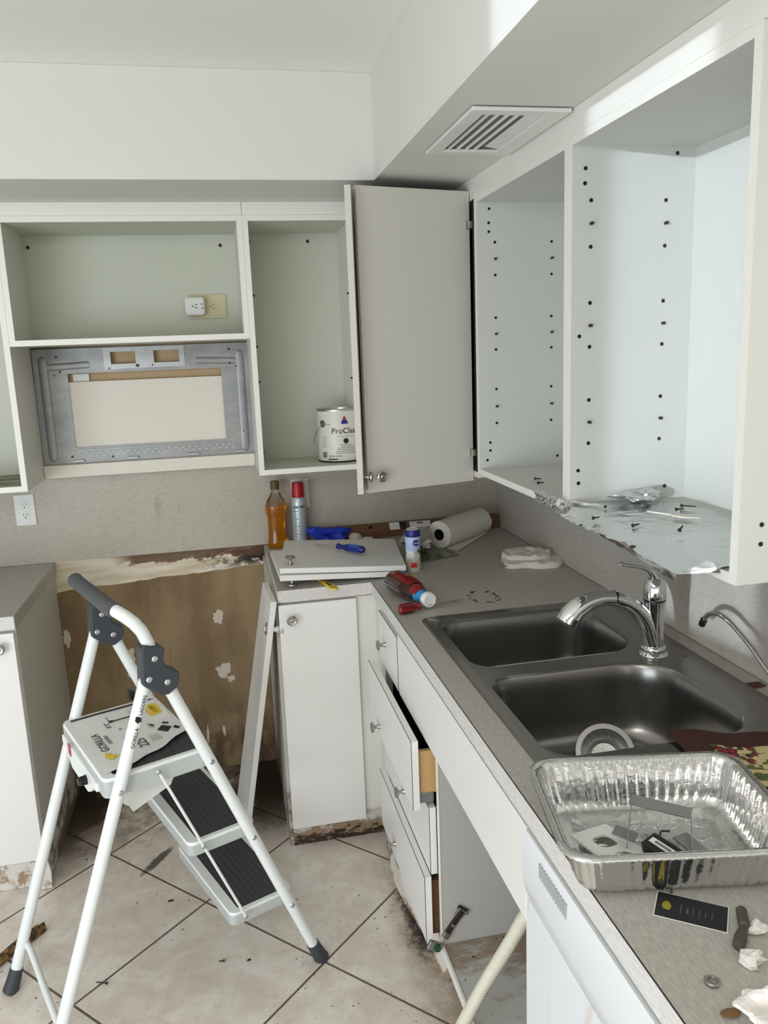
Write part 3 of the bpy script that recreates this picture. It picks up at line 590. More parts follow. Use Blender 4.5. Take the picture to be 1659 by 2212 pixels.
# drawer cabinet
c = thing('drawer_cabinet', 'white base cabinet with four crooked drawers under the counter', 'drawer cabinet', (-0.35, -1.0, 0))
XC = -0.643; DRAWERS = c
link('body', B().box(XC, -0.003, -1.012, -0.7545, 0.855, 0.872).box(XC - .0055, XC + .016, -0.757, -0.6350, 0.10, 0.872).box(-0.02, -0.003, -1.31, -0.755, 0.11, 0.872).box(XC + .02, -0.022, -1.31, -0.755, 0.11, 0.125), 'panel', c)
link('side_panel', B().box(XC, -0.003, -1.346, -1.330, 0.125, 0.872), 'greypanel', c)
link('edge_band', B().box(XC - 0.0015, XC, -1.3475, -1.3285, 0.125, 0.872), 'edge', c)
link('shade_backing', B().box(XC + .10, XC + .104, -1.325, -0.76, 0.126, 0.685), 'void', c)  # dark sheet added for the shade behind the drawer fronts
def drawer(xo, y0, y1, z0, z1, ky, kz, t=0.018, tilt=0.0, label=None):
    M = Matrix.Translation((xo, (y0 + y1) / 2, (z0 + z1) / 2)) @ Matrix.Rotation(tilt, 4, 'X')
    h = (z1 - z0) / 2; wd = (y1 - y0) / 2
    d = link('drawer', B().box(0, t, -wd, wd, -h, h, M), 'white', c, bevel=0.0012, label=label)
    link('edge_band', B().box(0.0004, t - .0004, -wd - .0009, -wd, -h, h, M).box(0.0004, t - .0004, -wd, wd, h, h + .0008, M), 'edge', d)
    link('edge_seam', B().box(-.0004, .0008, -wd - .0012, -wd + .0002, -h, h, M).box(-.0004, .0008, -wd, wd, h - .0004, h + .0011, M), 'ink', d)
    kn(d, (xo, ky, kz), (-1, 0, 0)); return d
drawer(-0.663, -1.010, -0.757, 0.690, 0.852, -0.845, 0.772)
d = drawer(-0.702, -1.316, -0.757, 0.508, 0.693, -0.905, 0.540, label='second drawer pulled forward')
b = B(); b.box(-0.684, -0.45, -1.306, -1.294, 0.545, 0.66); link('drawer_side', b, 'wood', d)
b = B(); b.box(-0.6835, -0.645, -1.3075, -1.294, 0.520, 0.547); link('drawer_slide', b, 'galv2', d, bevel=0.001)
drawer(-0.6615, -1.316, -0.757, 0.322, 0.508, -1.030, 0.392)
d = drawer(-0.680, -1.322, -0.757, 0.128, 0.319, -0.965, 0.185, tilt=0.0, label='bottom drawer sagging off its slides')
b = B(); b.box(-0.662, -0.45, -1.306, -1.294, 0.14, 0.295); link('drawer_side', b, 'levelwood', d)
link('toe_kick', B().box(-0.60, -0.585, -1.345, -0.75, 0.001, 0.11), 'void', c)  # shade of the gap under the drawers is put in the board colour
# warped kick board bulging out from under the drawers
b = B(); Ypts = [-0.700 - 0.62 * k / 14 for k in range(15)]
def bul(y): u = (-0.70 - y) / 0.62; return -0.652 - 0.030 * sin(pi * min(1, u * 1.25)) ** 1.2 + 0.026 * u
b.grid(lambda u, v: (bul(-0.70 - .62 * u) - 0.004 * sin(v * 5 + u * 9) + 0.010 * v, -0.70 - .62 * u, 0.001 + v * (0.035 + 0.05 * sin(pi * u) * (0.8 + .2 * sin(u * 17)))), 40, 5, 0.007)
solo('kick_board', b, 'rot3', 'warped wet kick board peeling away below the drawers', 'kick board', smooth=True)
# sink base, open
c = thing('sink_cabinet', 'open sink cabinet with a stained white floor panel', 'sink cabinet', (-0.35, -1.65, 0))
link('side_panel', B().box(XC, -0.003, -1.976, -1.958, 0.10, 0.872), 'panel', c)
link('floor_panel', B().box(XC + .004, -0.004, -1.957, -1.3475, 0.119, 0.136), 'cabfloor', c)
link('edge_band', B().box(XC - 0.004, XC + .003, -1.957, -1.3475, 0.112, 0.138), 'edge', c, bevel=0.001)
link('back_panel', B().box(-0.015, -0.004, -1.957, -1.3475, 0.137, 0.872), 'inner', c)
link('false_front', B().box(-0.663, -0.645, -1.972, -1.022, 0.688, 0.866), 'white', c, bevel=0.0012)
b = B(); b.grid(lambda u, v: (-0.612 - 0.012 * sin(u * 11) * v, -1.35 - .6 * u, 0.001 + v * (0.105 - 0.01 * abs(sin(u * 23)))), 30, 5, 0.010); link('toe_kick', b, 'rot', c, smooth=True)
# dishwasher
c = thing('dishwasher', 'white dishwasher with a slotted vent in its control panel', 'dishwasher', (-0.35, -2.3, 0))
b = B(); b.box(-0.645, -0.02, -2.585, -1.982, 0.10, 0.868); link('body', b, 'dw', c)
prof = [(-0.646, 0.10), (-0.664, 0.102), (-0.667, 0.12), (-0.667, 0.690), (-0.661, 0.735), (-0.646, 0.738)]
b = B(); b.prism(prof, 0, 0.60, Matrix(((1, 0, 0, 0), (0, 0, -1, -1.982), (0, 1, 0, 0), (0, 0, 0, 1)))); link('door', b, 'dw', c, smooth=True, ang=50)
prof = [(-0.646, 0.742), (-0.658, 0.743), (-0.668, 0.755), (-0.673, 0.785), (-0.674, 0.82), (-0.672, 0.862), (-0.668, 0.8685), (-0.646, 0.8685)]
b = B(); b.prism(prof, 0, 0.60, Matrix(((1, 0, 0, 0), (0, 0, -1, -1.982), (0, 1, 0, 0), (0, 0, 0, 1)))); cpan = link('control_panel', b, 'dw', c, smooth=True, ang=50)
b = B()
for k in range(12): y = -2.055 - k * 0.0085; b.box(-0.6752, -0.6655, y - .0034, y + .0008, 0.832, 0.856)
link('vent', b, MX('vent_grey', srgb(168, 170, 172), .5), c, label='row of short grey vent slots')
link('toe_panel', B().box(-0.60, -0.59, -2.585, -1.982, 0.001, 0.10), 'dw', c)
# long L-shaped countertop with the sink cut-out
SX0, SX1, SY0, SY1 = -0.585, -0.072, -1.885, -1.070
ct = thing('countertop', 'long grey laminate countertop with sauce spots running round the corner', 'countertop', (-0.3, -1.5, 0.873))
b = B(); b.holes([(-4.2 * 0 - 0.963, -0.0065), (-0.963, -0.6495), (-0.662, -0.6495), (-0.662, -4.0), (-0.0065, -4.0), (-0.0065, -0.0065)], [[(SX0, SY0), (SX1, SY0), (SX1, SY1), (SX0, SY1)]], CH, 0.041)
link('worktop', b, 'counter', ct)
e = B(); e.box(-0.9625, -0.6635, -0.6510, -0.6497, 0.8735, CH - .0008).box(-0.6635, -0.6622, -4.0, -0.6497, 0.8735, CH - .0008); link('front_edge', e, 'cedge', ct, label='paler grey front edge')
e = B(); e.box(-0.9625, -0.6632, -0.6512, -0.6495, CH - .0009, CH + .0001).box(-0.6637, -0.6620, -4.0, -0.6512, CH - .0009, CH + .0001); link('seam', e, 'ink', ct, label='thin dark seam line')
e = B(); e.box(-0.9642, -0.9630, -0.6500, -0.0065, 0.8735, CH - .0005); link('end_edge', e, 'dside', ct)

# ------------------------------------------------------------------ sink
sk = thing('kitchen_sink', 'double-bowl stainless steel sink set into the right counter', 'sink', (-0.33, -1.48, 0.74))
zr = CH + 0.0035
o_ = rrect(-0.600, -0.052, -1.905, -1.052, 0.028, 5); b1 = rrect(-0.572, -0.150, -1.440, -1.098, [0.075, 0.06, 0.06, 0.10], 8); b2 = rrect(-0.572, -0.150, -1.868, -1.497, [0.11, 0.06, 0.06, 0.075], 8)
b = B(); b.holes(o_, [b1, b2], zr)
lo_ = b._v([(x - (.004 if x < -.3 else -.004), y + (-.004 if y < -1.48 else .004), CH + 0.0004) for x, y in o_]); up_ = [v for v in b.b.verts][:len(o_)]
for i in range(len(o_)): b.f([lo_[i], lo_[(i + 1) % len(o_)], up_[(i + 1) % len(o_)], up_[i]])
link('rim', b, 'sink', sk, smooth=True, ang=50)
for lp, dp in ((b1, 0.185), (b2, 0.185)):
    cx = sum(p[0] for p in lp) / len(lp); cy = sum(p[1] for p in lp) / len(lp); b = B(); rings = []
    xw = max(p[0] for p in lp) - cx; yw = max(p[1] for p in lp) - cy
    for dz, ins in ((0, 0), (0.003, 0.003), (0.009, 0.006), (0.05, 0.009), (0.12, 0.014), (0.150, 0.020), (0.168, 0.030), (0.179, 0.045), (0.184, 0.065), (0.186, 0.10)):
        rings.append(b._v([(cx + (x - cx) * (1 - ins / xw), cy + (y - cy) * (1 - ins / yw), zr - dz) for x, y in lp]))
    for a_, e_ in zip(rings, rings[1:]):
        for i in range(len(lp)): b.f([a_[i], a_[(i + 1) % len(lp)], e_[(i + 1) % len(lp)], e_[i]])
    b.f(rings[-1]); bo = link('bowl', b, 'sink', sk, smooth=True, ang=60)
    b = B(); b.lathe([(0.0, 0.0), (0.02, 0.0015), (0.038, 0.002), (0.044, 0.004), (0.046, 0.0015)], T(cx, cy, zr - 0.1865), 28); link('drain', b, 'chrome', bo, smooth=True)

# pull-out faucet
fc = thing('faucet', 'chrome pull-out faucet with a lever standing behind the sink divider', 'faucet', (-0.150, -1.478, zr))
fx, fy = -0.150, -1.478
b = B(); b.lathe([(0, 0), (0.033, 0), (0.034, 0.004), (0.031, 0.010), (0.0285, 0.012), (0.030, 0.016), (0.0285, 0.022), (0.025, 0.026), (0, 0.026)], T(fx, fy, zr), 40); link('base_ring', b, 'chrome', fc, smooth=True)
b = B(); b.lathe([(0, 0.02), (0.0245, 0.02), (0.0225, 0.05), (0.0220, 0.10), (0.0235, 0.128), (0.0245, 0.133), (0, 0.133)], T(fx, fy, zr), 40); link('body', b, 'chrome', fc, smooth=True)
b = B(); b.lathe([(0.0250, 0.1335), (0.0255, 0.1355), (0.0250, 0.1375)], T(fx, fy, zr), 40); link('seal_ring', b, 'black', fc, smooth=True)
b = B(); b.lathe([(0, 0.138), (0.0255, 0.138), (0.0262, 0.150), (0.0240, 0.170), (0.0180, 0.184), (0.0110, 0.190), (0.0130, 0.193), (0.006, 0.199), (0, 0.200)], T(fx, fy, zr), 40); cap_ = link('valve_cap', b, 'chrome', fc, smooth=True)
pts = [(-0.150, fy, 1.105), (-0.160, fy, 1.118), (-0.172, fy - .002, 1.127), (-0.190, fy - .003, 1.134), (-0.210, fy - .004, 1.139), (-0.228, fy - .004, 1.143), (-0.240, fy - .004, 1.147)]
b = B(); b.tube(cr(pts, 4), smr([0.014, 0.011, 0.0075, 0.006, 0.0058, 0.0062, 0.0078], 4), 20, flat=0.7, up=(0, 0, 1)); link('lever', b, 'chrome', fc, smooth=True)
P = [(-0.151, 0.928), (-0.156, 0.960), (-0.168, 0.996), (-0.190, 1.029), (-0.218, 1.052), (-0.250, 1.066), (-0.284, 1.069), (-0.315, 1.063), (-0.340, 1.050), (-0.357, 1.034), (-0.366, 1.020)]
R1 = [0.0225, 0.0225, 0.0210, 0.0192, 0.018, 0.0175, 0.0185, 0.021, 0.024, 0.026, 0.0265]
sp = lambda i: (P[i][0], fy + 0.10 * (P[i][0] - fx) * -0.15, P[i][1])
b = B(); b.tube(cr([sp(i) for i in range(0, 6)], 5), smr(R1[:6], 5), 32); link('spout', b, 'chrome', fc, smooth=True)
b = B(); b.tube([sp(5), tuple((a + c_) / 2 for a, c_ in zip(sp(5), sp(6)))][:1] + [(sp(5)[0] - .0015, sp(5)[1], sp(5)[2])], 0.0180, 24); link('seam_ring', b, 'black', fc)
b = B(); b.tube(cr([(sp(5)[0] - .002, sp(5)[1], sp(5)[2])] + [sp(i) for i in range(6, 11)], 5), smr(R1[5:11], 5), 32); link('spray_head', b, 'chrome', fc, smooth=True)
b = B(); b.lathe([(0, 0), (0.0205, 0), (0.0205, 0.002), (0, 0.002)], axisM((-0.3672, sp(10)[1], 1.0185), (-0.5, 0, -0.85)), 24); link('spray_face', b, 'dgrey', fc)
# filtered-water tap
ff = thing('filter_faucet', 'thin gooseneck water tap with a black tip at the right edge', 'faucet', (0.0 - 0.05, -1.78, CH))
b = B(); pts = [(-0.045, -1.870, CH), (-0.055, -1.835, 0.936), (-0.060, -1.758, 0.978), (-0.060, -1.706, 1.007), (-0.060, -1.660, 1.027), (-0.060, -1.640, 1.035), (-0.060, -1.615, 1.042), (-0.060, -1.590, 1.0435), (-0.060, -1.565, 1.037), (-0.060, -1.546, 1.024), (-0.060, -1.535, 1.010)]
b.tube(cr(pts, 4), 0.0058, 16); link('spout', b, 'chrome', ff, smooth=True)
b = B(); b.tube([(-0.060, -1.537, 1.014), (-0.060, -1.5285, 0.998)], 0.0078, 14); link('tip', b, 'black', ff, smooth=True)
b = B(); b.lathe([(0, 0), (0.019, 0), (0.020, 0.004), (0.012, 0.010), (0.008, 0.03), (0, 0.03)], T(-0.045, -1.870, CH), 24); link('base', b, 'chrome', ff, smooth=True)

# ------------------------------------------------------------------ step ladder
th = 0.4023; LO = Vector((-1.3554, -1.1016, 0)); EX = Vector((cos(th), sin(th), 0)); EY = Vector((-sin(th), cos(th), 0))
def lw(X, Y, Z): return LO + EX * X + EY * Y + Vector((0, 0, Z))
ML = frame(LO, EX, ya=EY)
ld = thing('step_ladder', 'white three-step folding ladder with black treads and grey grip', 'step ladder', LO)
ra = lambda z: 0.3616 - 0.3809 * z / 0.9805; rw = lambda z: (0.4248 - 0.0172 * z / 0.9805) / 2
ea = lambda z: -0.3601 + 0.3245 * z / 0.9362; ew = lambda z: (0.3885 + 0.0199 * z / 0.9362) / 2
for s in (-1, 1):
    pts = [lw(ra(z), s * rw(z), z) for z in (0.03, 0.25, 0.5, 0.75, 0.94, 0.985)] + [lw(-0.024, s * .204, 1.013), lw(-0.036, s * .203, 1.045), lw(-0.050, s * .200, 1.066), lw(-0.064, s * .190, 1.081), lw(-0.075, s * .176, 1.090), lw(-0.081, s * .158, 1.094)]
    b = B(); b.tube(pts, 0.0145, 16); link('front_rail', b, 'ladw', ld, smooth=True)
    b = B(); b.tube([lw(ea(z), s * ew(z), z) for z in (0.03, 0.5, 0.945)], 0.0150, 16); link('rear_leg', b, 'ladw', ld, smooth=True)
    for fn, fw in ((ra, rw), (ea, ew)):
        d_ = 1 if fn is ra else -1
        b = B(); b.tube([lw(fn(0.0) + d_ * .004, s * fw(0), 0.001), lw(fn(.012) + d_ * .001, s * fw(.012), 0.012), lw(fn(.04), s * fw(.04), 0.04), lw(fn(.062), s * fw(.062), 0.062)], [0.0195, 0.0200, 0.0180, 0.0168], 16); link('rubber_foot', b, 'dgrey', ld, smooth=True)
    # hinge bracket: plastic plate joining rail and leg
    Yp = s * .2055
    out = [(-.052, .925), (-.046, 1.008), (-.040, 1.016), (.002, 1.004), (.006, .998), (.000, .975), (.004, .958), (.022, .942), (.034, .936), (.034, .918), (.026, .900), (.004, .888), (-.014, .892), (-.042, .916)]
    Mb = ML @ Matrix(((1, 0, 0, 0), (0, 0, -1, Yp + .021), (0, 1, 0, 0), (0, 0, 0, 1)))
    b = B(); b.prism(out, 0, 0.042, Mb); br = link('hinge_bracket', b, 'dgrey', ld, bevel=0.004)
    for X, Z in ((-.0193, .981), (-.036, .936), (.0046, .919)):
        for q in (-1, 1): screw(br, lw(X, Yp + q * .0212, Z), EY * q, 0.0075)
    for z in (0.688, 0.449, 0.214): screw(ld, lw(ra(z), s * (rw(z) + .0142), z), EY * s, 0.0065)
    screw(ld, lw(ea(.684), s * (ew(.684) + .0146), .684), EY * s, 0.0065)
    # link rods
    b = B(); b.tube([lw(-.030, s * .203, .699), lw(.061, s * .203, .468), lw(.155, s * .203, .229)], 0.0038, 8); link('link_rod', b, 'ladw', ld, smooth=True)
    for X, Z in ((-.030, .699), (.061, .468), (.155, .229)): screw(ld, lw(X, s * .2065, Z), EY * s, 0.0065)
pts = [lw(-0.0795, -.166, 1.0925), lw(-.085, -.15, 1.0955), lw(-.0865, -.08, 1.098), lw(-.087, 0, 1.0985), lw(-.0865, .08, 1.098), lw(-.085, .15, 1.0955), lw(-.0795, .166, 1.0925)]
b = B(); b.tube(pts, 0.0182, 18); link('foam_grip', b, 'foam', ld, smooth=True)
b = B(); b.tube([lw(ea(.12) + .012, ew(.12) - .006, .122), lw(ea(.118) + .016, .16, .117), lw(ea(.118) + .016, 0, .112), lw(ea(.118) + .016, -.16, .117), lw(ea(.12) + .012, -ew(.12) + .006, .122)], 0.0085, 12); link('rear_crossbar', b, 'ladw', ld, smooth=True)
def step(nm, x0, x1, z, hw, hgt, lean=0.0):
    """pan-shaped step: lip all round, rubber tread inside"""
    Ms = ML @ T(0, 0, z)
    b = B(); o2 = rrect(x0, x1, -hw, hw, 0.018, 5); b.holes(o2, [rrect(x0 + .024, x1 - .010, -hw + .012, hw - .012, 0.008, 3)], 0.0, None, Ms)
    tops = b.b.verts[:][:len(o2)]; mid = b._v([((x - (x0 + x1) / 2) * 1.02 + (x0 + x1) / 2, y * 1.012, -.006) for x, y in o2], Ms); low = b._v([((x - (x0 + x1) / 2) * 1.02 + (x0 + x1) / 2, y * 1.012, -hgt) for x, y in o2], Ms)
    for A_, C_ in ((tops, mid), (mid, low)):
        for i in range(len(o2)): b.f([A_[i], A_[(i + 1) % len(o2)], C_[(i + 1) % len(o2)], C_[i]])
    bmesh.ops.solidify(b.b, geom=b.b.faces[:], thickness=0.0012)
    s_ = link(nm, b, 'ladw', ld, smooth=True, ang=50)
    b = B(); X0_, X1_ = x0 + .022, x1 - .008; nr = 9
    b.grid(lambda u, v: ML @ Vector((X0_ + (X1_ - X0_) * u, (-hw + .010) + (2 * hw - .020) * v, z - .0005 - .0022 * (0.5 - 0.5 * cos(2 * pi * nr * u)))), nr * 8, 2); link('rubber_tread', b, 'tread', s_, smooth=True, ang=80)
    return s_
plat = step('platform', -0.150, 0.098, 0.712, 0.190, 0.046)
step('step', 0.030, 0.205, 0.476, 0.190, 0.034); step('step', 0.122, 0.298, 0.238, 0.190, 0.034)
# deeper locking plate at the rear of the platform
b = B(); b.prism([(-.150, .69), (.165, .69), (.168, .668), (.120, .655), (.100, .640), (.085, .628), (-.060, .628), (-.085, .640), (-.110, .660), (-.150, .668)], 0, 0.010, ML @ Matrix(((0, 0, 1, -.160), (1, 0, 0, 0), (0, 1, 0, 0), (0, 0, 0, 1)))); link('locking_plate', b, 'ladw', ld, bevel=0.003)
b = B(); b.lathe([(0, 0), (0.013, 0), (0.0125, 0.015), (0.009, 0.020), (0, 0.021)], axisM(lw(-.160, -.062, .662), -EX), 6); link('release_knob', b, 'black', ld)
b = B(); b.box(-.162, -.1604, .075, .098, .664, .694, ML); link('red_tag', b, 'red', ld, label='small red sticker')
b = B(); b.box(.02, .035, .150, .172, .735, .762, ML); link('latch', b, 'black', ld, bevel=0.003)
# creased paper label sheet on the platform, its torn half hanging down
b = B()
def sheet(u, v):
    X = -.140 + .228 * u; y0 = -.168 + .085 * u ** 1.6 + .004 * sin(u * 17); Y = y0 + (.178 - y0) * v; edge = max(0, u - .8) * 5
    Z = .7150 + .0025 * edge * (1 + sin(v * 13)) + .0008 * sin(u * 9 + v * 5) + .010 * max(0, .12 - v) * u * 5
    return ML @ Vector((X, Y, Z))
b.grid(sheet, 24, 30, 0.0006); lab = link('label_sheet', b, 'label', ld, smooth=True, label='creased white paper label printed in black')
b = B(); poly = [(-.118, .700), (-.114, .630), (-.106, .622), (-.100, .614), (-.090, .606), (-.082, .588), (-.055, .598), (.014, .624), (.026, .648), (.040, .700)]
Mh = ML @ Matrix(((1, 0, .03, 0), (0, 0.02, -1, -.158), (0, 1, 0, 0), (0, 0, 0, 1)))
b.prism(poly, 0, 0.0006, Mh); link('torn_label_flap', b, 'wplast', ld)
# print on the label: reading direction runs down the ladder (towards -X), letters upright towards -Y
def lt(st, size, X, Y, m='ink', ext=.0002): return link('lettering', text_bm(st, size, frame(lw(X, Y, .7180), EY, ya=-EX), ext), m, lab)
lt('GORILLA', .027, -.098, -.062); lt('LADDERS', .0125, -.082, -.030, 'ink'); lt('225', .033, -.012, -.098); lt("8' 0\"", .018, -.058, .060)
lt('2.4', .010, -.040, .030); lt('MAX REACH', .0055, -.052, .100, 'inkg')
link('yellow_patch', B().box(.045, .080, .062, .135, .7176, .7182, ML), 'yellow', lab)
lt('3 STEP', .017, .070, .072, ext=.0006)
b = B(); b.prism([(-.114, -.070), (-.100, -.078), (-.106, -.086), (-.092, -.090), (-.100, -.100), (-.084, -.098), (-.108, -.112), (-.118, -.095)], .7172, .7178, ML); link('yellow_logo', b, 'yellow', lab)
b = B(); b.prism([(.030, -.030), (.048, -.012), (.066, -.034), (.048, -.056)], .7180, .7184, ML); link('black_pictogram', b, 'ink', lab)
b = B(); b.prism([(.066, -.045), (.074, -.036), (.082, -.052), (.075, -.062)], .7196, .7200, ML).prism([(.020, .012), (.030, -.004), (.033, .004), (.026, .014)], .7180, .7184, ML).prism([(.052, .000), (.066, -.012), (.068, -.005), (.058, .006)], .7180, .7184, ML); link('black_pictogram', b, 'ink', lab)
link('black_bar', B().box(-.134, .088, .163, .1705, .7170, .7178, ML), 'ink', lab)
b = B(); b.box(-.048, .020, .092, .097, .7178, .7182, ML).box(-.056, -.045, .090, .101, .7178, .7182, ML); link('black_bar', b, 'ink', lab)
for (xa_, ya_, n_, L_) in ((-.050, -.055, 6, .050), (.002, -.085, 6, .045), (.020, -.010, 3, .040), (-.010, .050, 5, .030), (.005, .110, 4, .025)):
    b = B()
    for k in range(n_): b.box(xa_ + .0045 * k, xa_ + .0012 + .0045 * k, ya_, ya_ + L_ * (1 - .25 * (k % 3) / 2), .7177, .7180, ML)
    link('small_print', b, MX('faint_grey_print', srgb(170, 170, 166), .6), lab)
# print running up the near rear leg
z0_ = .780; p0 = lw(ea(z0_), -ew(z0_) - .0153, z0_); p1 = lw(ea(.905), -ew(.905) - .0153, .905)
Mt = frame(p0 + EX * .006, (p1 - p0), ya=-EX); link('lettering', text_bm('GORILLA', .0118, Mt, .0003), 'ink', ld)
q = p0 + (p1 - p0) * .455; b = B(); b.prism([(0, 0), (.006, .008), (.016, .008), (.016, 0), (.013, -.004), (.015, -.008), (.010, -.005), (.005, -.009), (.004, -.003)], 0, .0005, frame(q, (p1 - p0), ya=-EX)); link('animal_mark', b, 'ink', ld)
Mt = frame(p0 + (p1 - p0) * .585 + EX * .006, (p1 - p0), ya=-EX); link('lettering', text_bm('LADDERS', .0112, Mt, .0003), 'ink', ld)

# ------------------------------------------------------------------ loose cabinet doors and things on the back counter
def slab(p00, p10, p11, p01, t):     # top corners; thickness down
    tp = [Vector(p) for p in (p00, p10, p11, p01)]; return B().hexa([p - Vector((0, 0, t)) for p in tp], tp)
c = thing('loose_cupboard_front', 'loose white cabinet door lying on top of another, blue screwdriver on it', 'cabinet door', (-0.72, -0.44, 0.95))
link('panel', slab((-.950, -.627, .979), (-.543, -.637, .954), (-.497, -.253, .954), (-.902, -.240, .979), .0175), 'white', c, bevel=.001)
knob(c, (-.912, -.580, .978), (0.06, 0, 1))
c = thing('loose_cupboard_front', 'loose white cabinet door at the bottom of the pair, propped on its knob', 'cabinet door', (-0.74, -0.45, 0.92))
link('panel', slab((-.952, -.644, .9595), (-.553, -.630, .9335), (-.525, -.262, .9335), (-.958, -.300, .9595), .0175), 'white', c, bevel=.001)
knob(c, (-.912, -.618, .942), (-0.06, 0, -1), s=.96)
# screwdrivers
def screwdriver(name, label, p_tip, p_join, p_end, mh, mg, r=.0155):
    c = thing(name, label, 'screwdriver', p_join); A_, J_, E_ = Vector(p_tip), Vector(p_join), Vector(p_end); ax = (E_ - J_); L_ = ax.length
    b = B(); b.tube([A_, A_ + (J_ - A_) * .05, J_ + ax * .1], [.0012, .003, .003], 12); link('blade', b, 'steelrod', c, smooth=True)
    prof = [(0, 0), (r * .72, 0), (r * .80, L_ * .05), (r * .55, L_ * .16), (r * .66, L_ * .25), (r * .98, L_ * .42), (r, L_ * .75), (r * .92, L_ * .93), (r * .6, L_), (0, L_)]
    b = B(); b.lathe(prof, axisM(J_, ax), 6 if mg == 'ink' else 20); h = link('handle', b, mh, c, smooth=(mg != 'ink'), bevel=.0015 if mg == 'ink' else 0)
    if mg == 'ink':
        for k in range(6):
            M = axisM(J_, ax) @ Matrix.Rotation(k * pi / 3 + pi / 6 * 0, 4, 'Z'); b = B(); b.box(r * .96, r * 1.03, -.0012, .0012, L_ * .40, L_ * .93, M); link('groove', b, 'ink', h)
    else:
        for k in range(4):
            M = axisM(J_, ax) @ Matrix.Rotation(k * pi / 2 + pi / 5, 4, 'Z'); b = B(); b.lathe([(r * 1.03, L_ * .46), (r * 1.06, L_ * .6), (r * 1.03, L_ * .86)], M, 6, a0=-.32, a1=.32); link('grip_pad', b, mg, h, smooth=True)
    return c
screwdriver('screwdriver', 'blue and grey screwdriver lying on the loose white doors', (-.805, -.372, .985), (-.735, -.428, .9865), (-.655, -.503, .9835), 'navy', 'blue', .0135)
screwdriver('screwdriver', 'dark red screwdriver lying beside the sink under the sauce bottle', (-.452, -.957, .925), (-.585, -.985, .929), (-.652, -.998, .9285), 'dred', 'ink', .0150)
# yellow scraper
c = thing('plastic_scraper', 'yellow plastic handle sticking out from under the loose doors', 'scraper', (-.81, -.62, CH))
b = B(); b.prism([(-.012, 0), (-.009, .06), (-.008, .12), (.008, .12), (.009, .06), (.014, 0), (.013, -.018), (.001, -.028), (-.011, -.018)], 0, .006, frame((-.793, -.682, CH + .0005), (.94, .25, 0), ya=(-.25, .94, 0))); link('handle', b, 'yellow', c, bevel=.002)
b = B(); b.prism([(-.004, .012), (-.003, .05), (.003, .05), (.005, .012)], .006, .0068, frame((-.793, -.682, CH + .0005), (.94, .25, 0), ya=(-.25, .94, 0))); link('slot', b, 'ink', c)
b = B(); b.lathe([(.0055, .0062), (.007, .0068), (.0085, .0062)], frame((-.793, -.682, CH + .0005), (.94, .25, 0), ya=(-.25, .94, 0)) @ T(.001, -.010, 0), 16); link('eyelet', b, 'ink', c)
# tipped sauce bottle
c = thing('sauce_bottle', 'dark red sauce bottle lying on its side with a white cap', 'bottle', (-.60, -.86, CH))
A_ = Vector((-.612, -.762, .948)); E_ = Vector((-.556, -.985, .941)); ax = (E_ - A_).normalized(); M = frame(A_, ax.cross(Vector((0, 0, 1))), za=ax)
def body(prof, sx, sy): return B().lathe(prof, M, 36, sx, sy)
b = body([(0, 0.002), (.026, 0), (.036, .006), (.039, .02), (.0385, .075), (.040, .10), (.036, .125), (.026, .155), (.019, .175), (.0165, .19), (.0165, .205), (0, .205)], 1.0, .84); link('bottle_body', b, 'ketchup', c, smooth=True)
b = B(); b.lathe([(.0232, .168), (.0196, .180), (.0178, .19), (.0180, .208)], M, 32, 1.02, .92); link('neck_label', b, 'cyan', c, smooth=True, label='bright blue neck label')
b = B(); b.lathe([(.0300, .150), (.0245, .166), (.0204, .1795)], M, 20, 1.02, .93, a0=radians(-150), a1=radians(-20)); link('neck_label', b, 'dred', c, smooth=True, label='red neck label')
b = B(); b.lathe([(.0215, .2085), (.0222, .212), (.0225, .222), (.0200, .228), (.0145, .2285), (.0140, .2270), (0, .2270)], M, 36); b.lathe([(.0195, .2085), (0, .2085)], M, 36); link('cap', b, 'wplast', c, smooth=True)
b = B(); b.lathe([(.0400, .018), (.0396, .045), (.0396, .070), (.0408, .098), (.0376, .122), (.0330, .137)], M, 20, 1.0, .855, a0=radians(-145), a1=radians(-50)); lb = link('label', b, 'dred', c, smooth=True, label='red front label')
b = B(); b.lathe([(.0403, .030), (.0400, .045), (.0400, .052)], M, 10, 1.0, .865, a0=radians(-142), a1=radians(-100)); link('label_panel', b, 'cyan', lb, smooth=True)
b = B(); b.lathe([(.0404, .072), (.0408, .086)], M, 6, 1.0, .872, a0=radians(-112), a1=radians(-90)); link('price_dot', b, MX('orange_print', srgb(240, 90, 50), 0.5), lb, smooth=True)
tb = text_bm('Ketchup', .0165, Matrix.Identity(4), .0003)
for v in tb.b.verts:
    a = radians(-138) + v.co.x / .040; v.co = M @ Vector((cos(a) * .0410, sin(a) * .0410 * .862, .026 + v.co.y))
link('lettering', tb, 'label', lb)
